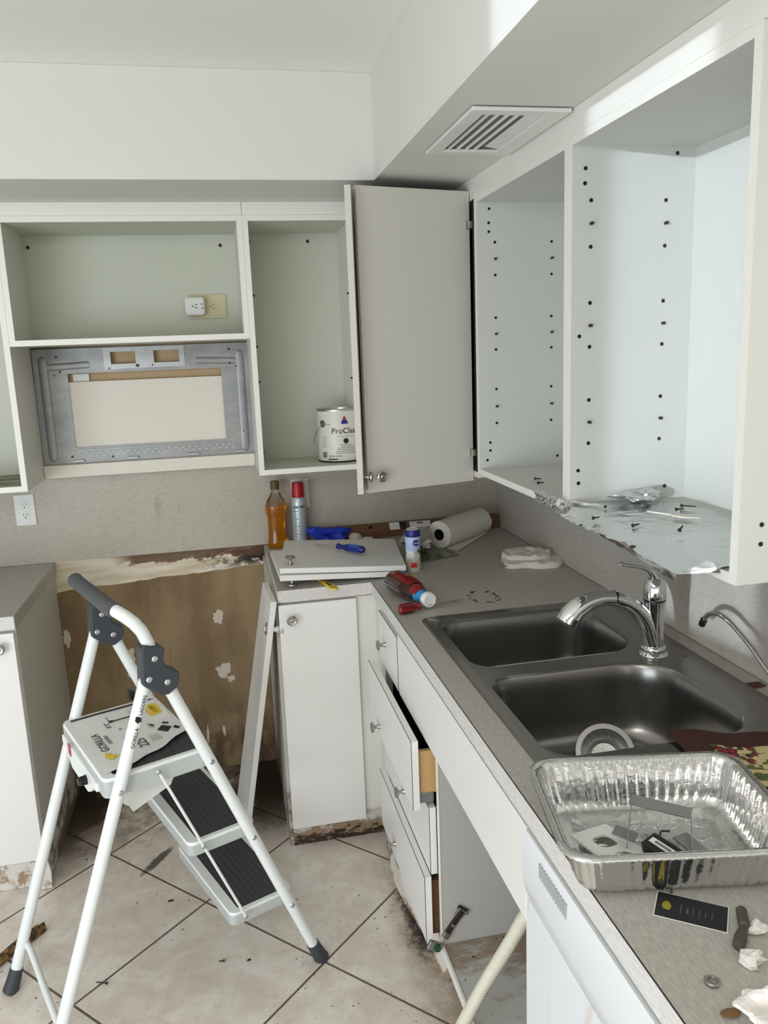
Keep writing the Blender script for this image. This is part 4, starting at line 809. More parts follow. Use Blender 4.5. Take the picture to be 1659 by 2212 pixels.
# seasoning shaker
c = thing('seasoning_shaker', 'blue capped shaker with a vegetable picture beside the loose doors', 'shaker', (-.500, -.560, CH))
sx_, sy_ = -.500, -.560
b = B(); b.lathe([(0, .001), (.025, 0), (.0265, .004), (.0255, .03), (.0235, .06), (.0240, .090), (.0262, .112), (.0250, .118), (0, .118)], T(sx_, sy_, CH), 36); bd = link('bottle_body', b, MX('printed_sleeve', srgb(196, 190, 178), 0.4), c, smooth=True)
b = B(); b.lathe([(.0247, .070), (.0244, .090), (.0266, .112), (.0255, .117)], T(sx_, sy_, CH), 36); link('upper_sleeve', b, MX('pale_blue_sleeve', srgb(178, 196, 226), 0.4), c, smooth=True)
b = B(); b.lathe([(.0258, .0) , (.0242, .030), (.0245, .068)], T(sx_, sy_, CH) @ T(0, 0, .002), 12, a0=radians(195), a1=radians(262)); link('white_panel', b, 'label', c, smooth=True)
b = B(); b.lathe([(0, .119), (.0260, .119), (.0268, .122), (.0250, .137), (.0225, .141), (.0210, .139), (0, .1385)], T(sx_, sy_, CH), 36); link('cap', b, 'navy', c, smooth=True)
b = B(); b.lathe([(.0205, .1385), (.0215, .1425), (.0195, .1428), (.0190, .1400), (0, .1400)], T(sx_, sy_, CH), 30); link('cap_disc', b, 'wplast', c, smooth=True)
def decal(parent, st, size, ang, z, r, m, cxy, name='lettering'):
    bb = text_bm(st, size, Matrix.Identity(4), .0002); xs = [v.co.x for v in bb.b.verts]; mid = (min(xs) + max(xs)) / 2
    for v in bb.b.verts: a = ang + (v.co.x - mid) / r; v.co = Vector((cxy[0] + cos(a) * (r + .0006), cxy[1] + sin(a) * (r + .0006), z + v.co.y))
    return link(name, bb, m, parent)
b = B(); b.lathe([(0, 0), (.0115, 0), (.0115, .0016), (0, .0016)], axisM((sx_ + .0045, sy_ - .0248, CH + .099), (.2, -1, 0)), 6); link('badge', b, 'navy', c)
link('lettering', text_bm('BOP', .0095, frame((sx_ + .0045 - .0078, sy_ - .0310, CH + .0957), (1, .2, 0), ya=(0, 0, 1)), .0002), 'label', c)
for (dx3, dz3, r3, mm) in ((.006, .052, .012, MX('garlic_print', srgb(206, 196, 176), .6)), (-.004, .022, .011, MX('tomato_print', srgb(206, 52, 34), .5)), (.014, .026, .010, MX('onion_print', srgb(190, 178, 160), .6)), (.014, .070, .006, MX('leaf_print', srgb(70, 100, 50), .6))):
    b = B(); b.lathe([(0, .0016), (r3 * .5, .0012), (r3, 0), (0, -.001)], axisM((sx_ + dx3, sy_ - math.sqrt(max(0, .0255 ** 2 - dx3 ** 2)) + .0005, CH + dz3), (dx3, -.024, 0)), 16); link('printed_vegetable', b, mm, c, smooth=True)
b = B()
for k in range(8): b.lathe([(.0252 + .0001 * k, 0), (.0252, .0012)], T(sx_, sy_, CH + .010 + k * .0075), 5, a0=radians(200), a1=radians(248))
link('small_print', b, 'inkg', c)
# crumpled foil ball
def crumple(name, cx, cy, cz, rx, ry, rz, m, label, cat, seed, amp=.35, sub=4, group=None, flatz=None):
    r = random.Random(seed); b = bmesh.new(); bmesh.ops.create_icosphere(b, subdivisions=sub, radius=1.0); dirs = [Vector((r.gauss(0, 1), r.gauss(0, 1), r.gauss(0, 1))).normalized() for _ in range(26)]; am = [r.uniform(-1, 1) * amp for _ in dirs]
    for v in b.verts:
        d = v.co.normalized(); s = 1.0
        for q_, a_ in zip(dirs, am): s += a_ * max(0, 1 - abs(d.dot(q_) * 3 - 1.8)) * .6
        v.co = Vector((d.x * rx * s, d.y * ry * s, d.z * rz * s))
    lo = min(v.co.z for v in b.verts)
    fl = lo * .8
    for v in b.verts:
        v.co.z = max(v.co.z, fl); v.co += Vector((cx, cy, cz - fl))
    w_ = B(); w_.b.free(); w_.b = b; return solo(name, w_, m, label, cat, group)
crumple('foil_ball', -.436, -.330, CH + .0008, .047, .060, .034, 'foil', 'crumpled foil wad behind the seasoning shaker', 'foil', 3, .55)
# glass board, paper towel roll, folded cloth
solo('glass_board', B().hexa([(-.455, -.478, CH + .0006), (-.302, -.432, CH + .0006), (-.330, -.215, CH + .0006), (-.425, -.248, CH + .0006)], [(-.455, -.478, CH + .0046), (-.302, -.432, CH + .0046), (-.330, -.215, CH + .0046), (-.425, -.248, CH + .0046)]), 'gboard', 'greenish glass board lying flat before the paper towels', 'cutting board')
c = thing('paper_towel_roll', 'half used paper towel roll lying in the counter corner', 'paper towel roll', (-.22, -.17, CH))
A_ = Vector((-.338, -.305, .966)); E_ = Vector((-.115, -.120, .966)); ax = (E_ - A_); L_ = ax.length; M = frame(A_, ax.cross(Vector((0, 0, 1))), za=ax)
b = B(); b.lathe([(.0215, 0), (.048, 0), (.051, .003), (.051, L_ - .003), (.048, L_), (.0215, L_)], M, 40); link('roll', b, 'paper', c, smooth=True)
b = B(); b.lathe([(.0195, .004), (.0215, .0005), (.0215, L_ - .0005), (.0195, L_ - .004), (.0195, .004)], M, 30); b.lathe([(.0195, .05), (0, .05)], M, 30); link('core', b, 'void', c, smooth=True)
def flap(u, v):     # loose sheet wrapping down and out in front
    s = u; L0 = v * L_
    if s < .45: a = radians(70) + s / .45 * radians(140); r = .0525 + .002 * s; p = M @ Vector((cos(a) * -r, -sin(a) * -r, L0)); return p
    k = (s - .45) / .55; side = (M.to_3x3() @ Vector((1, 0, 0))); base = A_ + ax.normalized() * L0 + Vector((0, 0, -.0495)); return base + side * (k * .075 * (1 - .55 * v)) * 1.0 + Vector((0, 0, .001 + .012 * k * v))
sgn = 1 if (M.to_3x3() @ Vector((1, 0, 0))).y < 0 else -1
def flap(u, v):
    L0 = v * L_; a = -pi / 2 - radians(60) * (1 - min(1, u / .5)) if u < .5 else -pi / 2
    X = M.to_3x3() @ Vector((1, 0, 0)) * sgn
    if u < .5:
        ph = radians(100) * (1 - u / .5); r = .0522; base = A_ + ax.normalized() * L0; return base + X * (r * sin(ph)) + Vector((0, 0, -r * cos(ph))) + Vector((0, 0, .002))
    k = (u - .5) / .5; base = A_ + ax.normalized() * L0; wd = .082 * (.35 + .65 * (1 - v)); return base + X * (k * wd) + Vector((0, 0, -.0500 + .0012 + .004 * sin(k * 3) * v))
b = B(); b.grid(flap, 24, 12, .0008); link('loose_sheet', b, 'paper', c, smooth=True)
from mathutils import noise as mn
c = thing('folded_cloth', 'crumpled white dish cloth on the counter by the right wall', 'cloth', (-.1, -.6, CH))
def pad(cx, cy, rx, ry, h, zb, rot, seed, amp):
    def fn(u, v):
        a = 2 * pi * u; r = sin(pi * (v * .5)) ** .55 if v < 1 else 1; q = (abs(cos(a)) ** 4 + abs(sin(a)) ** 4) ** -.25
        n = mn.noise(Vector((cos(a) * 2.2 + seed, sin(a) * 2.2, 0))) * .16; x = cos(a) * rx * q * r * (1 + n); y = sin(a) * ry * q * r * (1 + n)
        z = zb + h * (1 - v ** 5) ** .6 * (1 + .35 * mn.noise(Vector((x * 22 + seed, y * 22, seed)))) + amp * mn.noise(Vector((x * 60, y * 34 + seed, 3))) * (1 - v ** 6)
        return (cx + x * cos(rot) - y * sin(rot), cy + x * sin(rot) + y * cos(rot), max(zb, z))
    return fn
b = B(); b.grid(pad(-.095, -.600, .098, .088, .018, CH + .0006, -.35, 1, .006), 64, 26); link('lower_fold', b, 'cloth', c, smooth=True, ang=80)
b = B(); b.grid(pad(-.105, -.575, .080, .062, .016, CH + .0165, -.30, 5, .008), 64, 24); link('upper_fold', b, 'cloth', c, smooth=True, ang=80)
b = B(); b.grid(lambda u, v: (-.222 + .055 * u, -.668 + .050 * v + .010 * u, CH + .004 + .010 * (.5 + .5 * sin(u * 5 + v * 11)) * (1 - .4 * u) + .008 * u), 20, 20); link('plastic_tag', b, 'glass', c, smooth=True)
# bottle of amber liquid
bx, by = -.912, -.062
c = thing('liquid_bottle', 'clear bottle of amber liquid with a brown cap at the counter end', 'bottle', (bx, by, CH))
pr = [(0, .002), (.035, 0), (.0395, .006), (.0400, .026), (.0365, .040), (.0350, .060), (.0350, .118), (.0385, .132), (.0415, .148), (.0405, .166), (.034, .184), (.022, .202), (.0140, .218), (.0130, .238), (0, .238)]
b = B(); b.lathe(pr, T(bx, by, CH + .0006), 36, 1.0, .78); link('bottle_body', b, 'glass', c, smooth=True)
b = B(); b.lathe([(0, .003), (.0345, .001), (.0390, .007), (.0394, .026), (.0359, .040), (.0344, .060), (.0344, .118), (.0379, .132), (.0409, .148), (.0400, .166), (0, .166)], T(bx, by, CH + .0006), 36, 1.0, .77); link('liquid', b, 'amber', c, smooth=True)
b = B(); b.lathe([(0, .226), (.0165, .226), (.0170, .230), (.0165, .2385), (.0172, .240), (.0168, .256), (.0145, .258), (0, .258)], T(bx, by, CH), 28); link('cap', b, 'bronze', c, smooth=True)
b = B(); b.lathe([(.0332, .052), (.0332, .118)], T(bx, by, CH), 12, 1.02, .76, a0=radians(-28), a1=radians(50)); link('back_label', b, 'ink', c, smooth=True)
# spray can
sx2, sy2 = -.826, -.062
c = thing('spray_can', 'grey spray can with a red cap next to the amber bottle', 'spray can', (sx2, sy2, CH))
b = B(); b.lathe([(0, 0), (.0265, 0), (.0275, .003), (.0272, .016), (0, .016)], T(sx2, sy2, CH + .0005), 32); link('base_band', b, 'red', c, smooth=True)
b = B(); b.lathe([(0, .0165), (.0275, .0165), (.0280, .03), (.0280, .155), (.0268, .172), (.0240, .186), (.0222, .190), (0, .190)], T(sx2, sy2, CH), 32); link('can_body', b, MX('pale_blue_grey_can', srgb(190, 200, 204), .3, .3), c, smooth=True)
b = B(); b.lathe([(0, .191), (.0236, .191), (.0240, .200), (.0228, .240), (.0205, .2475), (0, .249)], T(sx2, sy2, CH), 32); link('cap', b, 'red', c, smooth=True)
b = B(); b.lathe([(.0284, 0), (.0284, .009)], T(sx2, sy2, CH + .150), 8, a0=radians(-140), a1=radians(-98)); link('green_heading', b, MX('green_ink', srgb(96, 128, 118), .6), c)
b = B(); b.lathe([(.0284, 0), (.0284, .0035)], T(sx2, sy2, CH + .151), 8, a0=radians(-88), a1=radians(-40)); b.lathe([(.0284, 0), (.0284, .003)], T(sx2, sy2, CH + .157), 8, a0=radians(-88), a1=radians(-46)); link('dark_heading', b, 'ink', c)
b = B()
for k in range(14):
    r_ = .0284; z = CH + .138 - k * .0075; a0 = radians(-150 + (k % 3) * 6); b.lathe([(r_, 0), (r_, .0016 if k % 4 else .003)], T(sx2, sy2, z), 8, a0=a0, a1=radians(-100 - (k % 2) * 8)); b.lathe([(r_, 0), (r_, .0012)], T(sx2, sy2, z + .001), 8, a0=radians(-88), a1=radians(-35 - (k % 3) * 8))
link('small_print', b, 'inkg', c)
# spirit level along the wall
c = thing('spirit_level', 'long brown wooden level lying against the splashback', 'level', (-.38, -.035, CH))
b = B(); b.prism([(-.048, CH + .0006), (-.0085, CH + .0006), (-.0085, CH + .052), (-.030, CH + .052), (-.048, CH + .030)], -.765, -.012, Matrix(((0, 0, 1, 0), (1, 0, 0, 0), (0, 1, 0, 0), (0, 0, 0, 1)))); link('beam', b, 'levelwood', c, bevel=.001)
for x in (-.72, -.63, -.545, -.265): link('bore_hole', B().lathe([(0, 0), (.007, 0), (.007, .001), (0, .001)], axisM((x, -.0383, CH + .0415), (0, -.77, .63)), 16), 'void', c)
b = B(); b.box(-.468, -.428, -.0010, .0010, -.016, .016, frame((0, -.0398, CH + .0398), (1, 0, 0), ya=(0, .77 * .0 + .63, .77)).copy() if False else Matrix.Translation((0, -.0405, CH + .0400)) @ Matrix.Rotation(radians(-39), 4, 'X')); lb = link('white_label', b, 'label', c)
b = B(); b.box(-.385, -.300, -.0010, .0010, -.013, .013, Matrix.Translation((0, -.0405, CH + .0400)) @ Matrix.Rotation(radians(-39), 4, 'X')); link('white_label', b, 'label', c)
link('vial_band', B().box(-.424, -.400, -.0012, .0012, -.016, .016, Matrix.Translation((0, -.0405, CH + .0400)) @ Matrix.Rotation(radians(-39), 4, 'X')), 'ink', c)
link('lettering', text_bm('V', .016, Matrix.Translation((-.455, -.0425, CH + .032)) @ Matrix.Rotation(radians(51), 4, 'X'), .0002), 'ink', lb)
link('barcode', B().box(-.355, -.330, -.0014, .0014, .001, .010, Matrix.Translation((0, -.0405, CH + .0400)) @ Matrix.Rotation(radians(-39), 4, 'X')), 'inkg', c)
# glove and bits behind the doors
crumple('rubber_glove', -.722, -.105, CH + .0008, .070, .034, .034, 'glove', 'crumpled blue rubber glove beside the spray can', 'glove', 11, .8)
crumple('putty_lump', -.615, -.085, CH + .0008, .026, .022, .020, 'spackle', 'round whitish lump in front of the wooden level', 'lump', 5, .1, 3)
crumple('rag', -.560, -.090, CH + .0008, .028, .018, .010, 'cloth', 'small beige scrap beside the whitish lump', 'scrap', 8, .5, 3)
b = B(); b.box(-.545, -.480, -.100, -.088, CH + .0006, CH + .010).box(-.520, -.506, -.125, -.065, CH + .0006, CH + .012); solo('metal_bracket', b, 'hinge', 'small dark cross-shaped metal piece behind the loose doors', 'bracket', bevel=.002)

# paint can
px_, py_ = -.688 + .020, -.168
c = thing('paint_can', 'white paint can without lid standing in the tall open cabinet', 'paint can', (px_, py_, ZB + .018))
zc = ZB + .0185
b = B(); b.lathe([(0, .003), (.080, .003), (.0815, 0), (.0825, .004), (.0815, .008), (.0815, .180), (.0825, .184), (.0830, .190), (.0810, .192), (.0700, .1875), (.0690, .180), (.0, .176)], T(px_, py_, zc), 48); link('can_body', b, MX('can_label_white', srgb(220, 217, 206), .35), c, smooth=True)
b = B(); b.lathe([(.0826, .184), (.0836, .190), (.0812, .1928), (.0700, .1882), (.0690, .1805), (.0, .1770)], T(px_, py_, zc), 48); link('rim', b, 'screw', c, smooth=True)
b = B(); b.lathe([(.0824, .0005), (.0834, .003), (.0824, .006)], T(px_, py_, zc), 48); link('bottom_seam', b, 'ink', c, smooth=True)
an = radians(-146); P_ = Vector((px_ + cos(an) * .0818, py_ + sin(an) * .0818, zc + .140)); b = B(); b.lathe([(.013, 0), (.0125, .002), (.008, .003), (.0075, .001), (.005, .001), (.004, .005), (0, .006)], axisM(P_, (cos(an), sin(an), 0)), 24); link('handle_ear', b, 'nickel', c, smooth=True)
pts = [P_ + Vector((cos(an), sin(an), 0)) * .006]
for k in range(1, 13): a = an + radians(2) - (k / 12) * radians(60) ; pts.append(Vector((px_ + cos(a) * .096, py_ + sin(a) * .096, zc + .140 - .075 * sin(k / 12 * pi / 2))))
b = B(); b.tube(pts, .0014, 8); link('wire_handle', b, 'screw', c, smooth=True)
b = B(); b.lathe([(.084, 0), (.084, .0015)], T(px_, py_, zc + .131) @ Matrix.Rotation(radians(6), 4, 'Y'), 8, a0=radians(-140), a1=radians(-122)); link('scratch', b, 'inkg', c)
decal(c, 'ProClassic', .028, radians(-78), zc + .105, .0820, 'ink', (px_, py_))
decal(c, 'EXTRA WHITE', .0075, radians(-113), zc + .021, .0820, 'ink', (px_, py_)); link('small_print', B().lathe([(.0824, 0), (.0824, .0045)], T(px_, py_, zc + .010), 8, a0=radians(-132), a1=radians(-106)), 'ink', c)
b = B()
for k, (a0, a1) in enumerate(((-100, -70), (-96, -60), (-106, -60), (-108, -60), (-112, -60), (-112, -60))): b.lathe([(.0824, 0), (.0824, .0017)], T(px_, py_, zc + .064 - k * .0062), 10, a0=radians(a0), a1=radians(a1))
for k in range(6): b.lathe([(.0822, 0), (.0822, .0014)], T(px_, py_, zc + .090 - k * .007), 6, a0=radians(-150), a1=radians(-134 - (k % 2) * 3))
b.lathe([(.0824, 0), (.0824, .0008)], T(px_, py_, zc + .094), 10, a0=radians(-108), a1=radians(-60)); link('small_print', b, 'inkg', c)
link('barcode', B().lathe([(.0823, 0), (.0823, .020)], T(px_, py_, zc + .018), 6, a0=radians(-150), a1=radians(-136)), 'inkg', c)
b = B(); b.lathe([(0, 0), (.010, 0), (.010, .0008), (0, .0008)], axisM((px_ + cos(radians(-84)) * .0822, py_ + sin(radians(-84)) * .0822, zc + .078), (cos(radians(-84)), sin(radians(-84)), 0)), 7); link('dark_emblem', b, 'ink', c)
ae = radians(-86); Me = frame((px_ + cos(ae) * .0826, py_ + sin(ae) * .0826, zc + .139), (-sin(ae), cos(ae), 0), ya=(0, 0, 1))
link('emblem', B().prism([(-.013, 0), (.013, 0), (.008, .014), (-.008, .014)], 0, .0006, Me), 'navy', c); link('emblem', B().prism([(-.006, .015), (.006, .015), (.003, .026), (-.003, .026)], 0, .0006, Me), 'red', c)

# ------------------------------------------------------------------ foil in the right cabinet
zf = ZB2 + .0185
def wr(u, v, s=0.0): return sin(u * 31 + s) * .4 + sin(v * 23 + u * 17 + s * 2) * .35 + sin(u * 61 - v * 47 + s) * .25
def fnz(x, y, f, sd): return mn.noise(Vector((x * f, y * f, sd)))
def lerp_tab(tab, y):
    if y >= tab[0][0]: return tab[0][1]
    for (y0, x0), (y1, x1) in zip(tab, tab[1:]):
        if y >= y1: return x0 + (x1 - x0) * (y0 - y) / (y0 - y1)
    return tab[-1][1]
ED = [(-1.18, -.322), (-1.30, -.345), (-1.45, -.366), (-1.60, -.366), (-1.70, -.360), (-1.80, -.366), (-1.92, -.372), (-1.94, -.352), (-1.97, -.322), (-1.99, -.314)]
def foil1(u, v):        # u: along the wall towards the camera, v: from the loose front edge back
    y = -1.370 - .375 * u - .05 * v * u + .006 * fnz(v, 0, 9, 2); xe = lerp_tab(ED, y); x = xe + (-.060 - xe) * v * (1 - .10 * abs(fnz(u, 0, 5, 1)))
    z = zf + .0024 + .0018 * fnz(x, y, 24, 1) + .0010 * fnz(x, y, 70, 4)
    k = max(0, (-.312 - x) / .055); z -= .014 * k; ed = max(0, 1 - v * 14); z += ed * (.004 + .008 * fnz(x, y, 30, 7) + .004 * fnz(x, y, 80, 3))
    return (x + ed * .006 * fnz(x, y, 60, 11), y, max(z, zf + .0006) if x > -.308 else z)
c = thing('foil_sheet', 'crinkled foil sheet lining the floor of the cabinet above the faucet', 'foil sheet', (-.2, -1.56, zf))
b = B(); b.grid(foil1, 90, 56); link('sheet', b, 'foil', c, smooth=True, ang=60)
def foil0(u, v):        # loose lip running left in front of the middle stile
    y = -1.180 - .200 * u; xe = lerp_tab(ED, y); n_ = fnz(u * 3, v, 5, 3)
    return (-.3125 + (xe + .3125) * (1 - v) - .003 * abs(n_), y, 1.262 + .012 * u + .014 * n_ + .008 * fnz(u * 14, v * 3, 1, 2) - .010 * (1 - v) * (1 - u) - .004 * (1 - v) + .012 * max(0, 1 - u * 6) * v)
b = B(); b.grid(foil0, 50, 14); link('crumpled_lip', b, 'foil', c, smooth=True, ang=40)
def ridge(u, v): a = 2 * pi * v; y = -1.205 - .235 * u; r_ = (.008 + .005 * fnz(u * 6, v, 3, 5)) * (1 - .5 * u); return (-.325 + .075 * max(0, u - .55) * 2.0 + cos(a) * r_ + .005 * fnz(u, 0, 8, 1), y, zf + .008 + .008 * fnz(u * 5, 0, 1, 8) + sin(a) * r_ * .9)
b = B(); b.grid(ridge, 44, 12); link('rolled_edge', b, 'foil', c, smooth=True, ang=40)
def foil2(u, v):
    y = -1.735 - .222 * u - .03 * v * (1 - u); xe = lerp_tab(ED, y); x = xe + (-.045 - xe) * v; z = zf + .0050 + .0016 * fnz(x, y, 26, 9)
    if u < .12: z += .006 * (1 - u / .12) * (.3 + .7 * v)
    k = max(0, (-.312 - x) / .055); z -= .016 * k
    return (x, y, z)
c2 = thing('foil_sheet', 'second foil sheet at the near end of the cabinet drooping over its front edge', 'foil sheet', (-.2, -1.86, zf))
b = B(); b.grid(foil2, 50, 50); link('sheet', b, 'foil', c2, smooth=True, ang=60)
def fold2(u, v):
    y = -1.625 - .272 * u; xe = lerp_tab(ED, y); return (xe - .002 + .010 * v, y, zf - .006 - .006 * u - .016 * v * (.6 + .6 * u) + .003 * fnz(y, v, 40, 3))
b = B(); b.grid(fold2, 40, 5); link('folded_hem', b, 'foil', c2, smooth=True, ang=50)
b = B(); M = Matrix.Identity(4); b.grid(lambda u, v: (-.366 + .035 * u + .02 * v, -1.915 - .035 * u, zf - .012 + .030 * u * (1 - v) + .004 * v), 8, 6); link('turned_corner', b, 'foil', c2, smooth=True)
crumple('foil_ball', -.150, -1.412, zf + .004, .046, .028, .013, 'foil', 'crumpled foil wad lying on the foil sheet by the middle panel', 'foil', 23, .45)
c = thing('plastic_knife', 'pale plastic scraper lying on the foil sheet', 'scraper', (-.16, -1.58, zf + .006))
b = B(); M = frame((-.205, -1.530, zf + .0085), (.055, -.095, 0), za=(0, 0, 1))
b.prism([(0, -.003), (.062, -.006), (.066, -.014), (.095, -.014), (.120, 0), (.095, .012), (.066, .011), (.062, .003), (0, .003)], 0, .003, M); link('blade', b, 'cream', c, bevel=.001)
def woodscrew(p, d, L=.028, r=.0042, m='rust', lab_=None, grp='loose screws on the foil'):
    b = B(); d = Vector(d).normalized(); M = axisM(p, d); pr = [(0, 0), (r, 0), (r, .0012), (r * .5, .0042)]
    n = 7
    for k in range(n): z = .005 + (L - .006) * k / n; pr += [(r * .5 * (1 - .3 * k / n), z), (r * .34, z + (L - .006) / n * .5)]
    pr += [(0, L)]; b.lathe(pr, M, 10); return b
FS = [((-.335, -1.535, zf + .006), (.2, -.5, .15), 'rusty screw at the folded front edge of the foil'), ((-.246, -1.722, zf + .0115), (.6, .5, .25), 'rusty screw standing near the near edge of the upper foil sheet'), ((-.140, -1.535, zf + .0095), (.9, -.2, .1), 'small rusty screw beside the pale scraper on the foil'), ((-.105, -1.500, zf + .0095), (.5, -.85, .05), 'long dark screw at the back of the foil sheet'), ((-.300, -1.640, zf + .0085), (.6, .2, 0.02), 'tiny dark screw in the middle of the foil sheet')]
for p, d, l_ in FS: solo('screw', woodscrew(p, d, .036 if 'long' in l_ else .020), 'rust', l_, 'screw', 'loose screws on the foil', smooth=True)
for p, d, l_ in (((-.240, -.980, zf + .004), (.8, -.6, .0), 'rusty screw in the cabinet beside the corner doors, nearer those doors'), ((-.262, -1.055, zf + .0045), (.95, .1, .0), 'rusty screw in the cabinet beside the corner doors, nearer the foil')): solo('screw', woodscrew(p, d, .020), 'rust', l_, 'screw', 'loose screws in the cabinet beside the corner doors', smooth=True)

# ------------------------------------------------------------------ aluminium roasting pan
pc = Vector((-.530, -2.142, CH + .0006)); ux = Vector((.983, -.186, 0)); uy = Vector((.186, .983, 0)); MP = frame(pc, ux, ya=uy); ZR = .078
pan = thing('aluminium_pan', 'disposable aluminium roasting pan holding outlet parts on the counter', 'pan', pc)
def ring(hx, hy, r, z, amp=0.0, n=0, M=MP, N=240):
    lp = rrect(-hx, hx, -hy, hy, r, 24); P_ = []; L = [0]
    for i in range(len(lp)): a, c_ = lp[i], lp[(i + 1) % len(lp)]; L.append(L[-1] + math.hypot(c_[0] - a[0], c_[1] - a[1]))
    tot = L[-1]; j = 0
    for k in range(N):
        s = tot * k / N
        while L[j + 1] < s: j += 1
        t_ = (s - L[j]) / max(1e-9, L[j + 1] - L[j]); a, c_ = lp[j % len(lp)], lp[(j + 1) % len(lp)]; x, y = a[0] + (c_[0] - a[0]) * t_, a[1] + (c_[1] - a[1]) * t_
        nx, ny = (c_[1] - a[1]), -(c_[0] - a[0]); l = math.hypot(nx, ny) or 1; w_ = amp * (0.5 + .5 * cos(2 * pi * k / N * n)) if n else 0
        P_.append(M @ Vector((x - nx / l * w_, y - ny / l * w_, z)))
    return P_
def loft(b, rings, cap=True):
    R = [[b.b.verts.new(p) for p in r] for r in rings]
    for a, c_ in zip(R, R[1:]):
        n = len(a)
        for i in range(n): b.f([a[i], a[(i + 1) % n], c_[(i + 1) % n], c_[i]])
    if cap: b.f(R[-1])
    return R
b = B(); hx, hy = .166, .132
loft(b, [ring(hx - .013, hy - .013, .036, ZR - .003), ring(hx - .016, hy - .016, .034, ZR - .010, .0030, 60), ring(hx - .026, hy - .026, .032, .020, .0034, 60), ring(hx - .031, hy - .031, .030, .008, .001, 60), ring(hx - .038, hy - .038, .026, .0035), ring(hx - .052, hy - .052, .022, .0035), ring(hx - .054, hy - .054, .020, .0010)])
link('tray', b, 'pan', pan, smooth=True, ang=70)
b = B(); loft(b, [ring(hx - .0128, hy - .0128, .036, ZR - .003), ring(hx - .010, hy - .010, .038, ZR, .0008, 120), ring(hx - .003, hy - .003, .042, ZR + .001, .0012, 120), ring(hx + .001, hy + .001, .044, ZR - .0015, .0012, 120), ring(hx + .001, hy + .001, .044, ZR - .005, .0012, 120), ring(hx - .003, hy - .003, .042, ZR - .0065)], False); link('rolled_rim', b, 'pan', pan, smooth=True, ang=60)
b = B()
for i in range(6):
    for j in range(4):
        M = MP @ T(-.078 + i * .031, -.052 + j * .034, .0011) @ Matrix.Rotation(.6 if (i + j) % 2 else -.6, 4, 'Z'); b.lathe([(.013, 0), (.010, .0012), (0, .0014)], M, 12, 1.0, .35)
link('embossed_base', b, 'pan', pan, smooth=True)
# outlet cover lying in the pan
c = thing('outlet_cover', 'white plastic outlet cover plate with two openings lying in the pan', 'cover plate', MP @ Vector((-.07, -.02, .0045)))
MC = frame(MP @ Vector((-.0640, -.0180, .0105)), (.30, -.955, .0), za=(.10, 0, 1))
b = B(); b.holes(rrect(-.057, .057, -.036, .036, .004, 3), [rrect(-.036, -.0075, -.017, .017, .011, 5), rrect(.0075, .036, -.017, .017, .011, 5)], 0, .004, MC); link('plate', b, 'wplast', c, bevel=.0012)
# bracket strap and old outlet
c = thing('metal_strap', 'bent blue-grey metal mounting strap standing in the pan', 'bracket', MP @ Vector((.02, .03, .004)))
q = [(-.538, -2.098, .962), (-.486, -2.146, .962), (-.500, -2.190, .937), (-.560, -2.135, .937)]
def strap(p, e, w_, up, t=.0016): M = frame(p, Vector(e) - Vector(p), za=up); L = (Vector(e) - Vector(p)).length; return (M, L)
for p, e, w_, up in (((-.545, -2.092, .966), (-.480, -2.150, .966), .010, (0, -.4, 1)), ((-.545, -2.096, .965), (-.592, -2.170, .945), .003, (1, 0, 0)), ((-.482, -2.152, .963), (-.520, -2.218, .938), .003, (1, 0, .3)), ((-.590, -2.128, .946), (-.566, -2.150, .942), .012, (0, 0, 1)), ((-.508, -2.165, .946), (-.498, -2.205, .942), .013, (0, 0, 1))):
    M, L = strap(p, e, w_, up); b = B(); b.box(0, L, -w_, w_, -.0008, .0008, M); link('leg' if w_ < .005 else 'flange', b, 'galv2', c)
c = thing('old_receptacle', 'black electrical receptacle with loose wires lying in the pan', 'receptacle', MP @ Vector((.005, -.05, .004)))
MD = frame((-.540, -2.186, CH + .019), (.30, -.955, .0), za=(-.25, 0, 1))
b = B(); b.box(-.033, .033, -.0145, .0145, -.013, .013, MD); link('body', b, 'black', c, bevel=.003)
b = B(); b.box(-.024, .024, -.018, .018, -.012, .005, MD); link('terminal_block', b, 'ink', c, bevel=.002)
b = B(); b.box(-.026, .022, -.0048, .0048, .0131, .0136, MD); lb = link('label', b, 'label', c); link('barcode', B().box(-.018, .010, -.0022, .0022, .0137, .0140, MD), 'inkg', lb)
b = B(); b.box(-.030, .034, .0150, .0200, -.013, -.002, MD).box(-.010, .0, -.0195, -.0150, -.010, .0, MD); link('brass_strip', b, 'rust', c, bevel=.002)
for k, (px1, py1) in enumerate(((-.038, .03), (-.02, -.036), (.034, -.030), (.040, .022))):
    pts = [MD @ Vector((px1 * .7, py1 * .5, -.006)), MD @ Vector((px1 * 1.0, py1, -.002 - .004 * (k % 2))), MD @ Vector((px1 * 1.2, py1 * 1.3, -.010)), MD @ Vector((px1 * 1.0, py1 * 1.6, -.012))]; b = B(); b.tube(pts, .0014, 8); link('wire', b, 'black' if k != 1 else 'wplast', c, smooth=True)

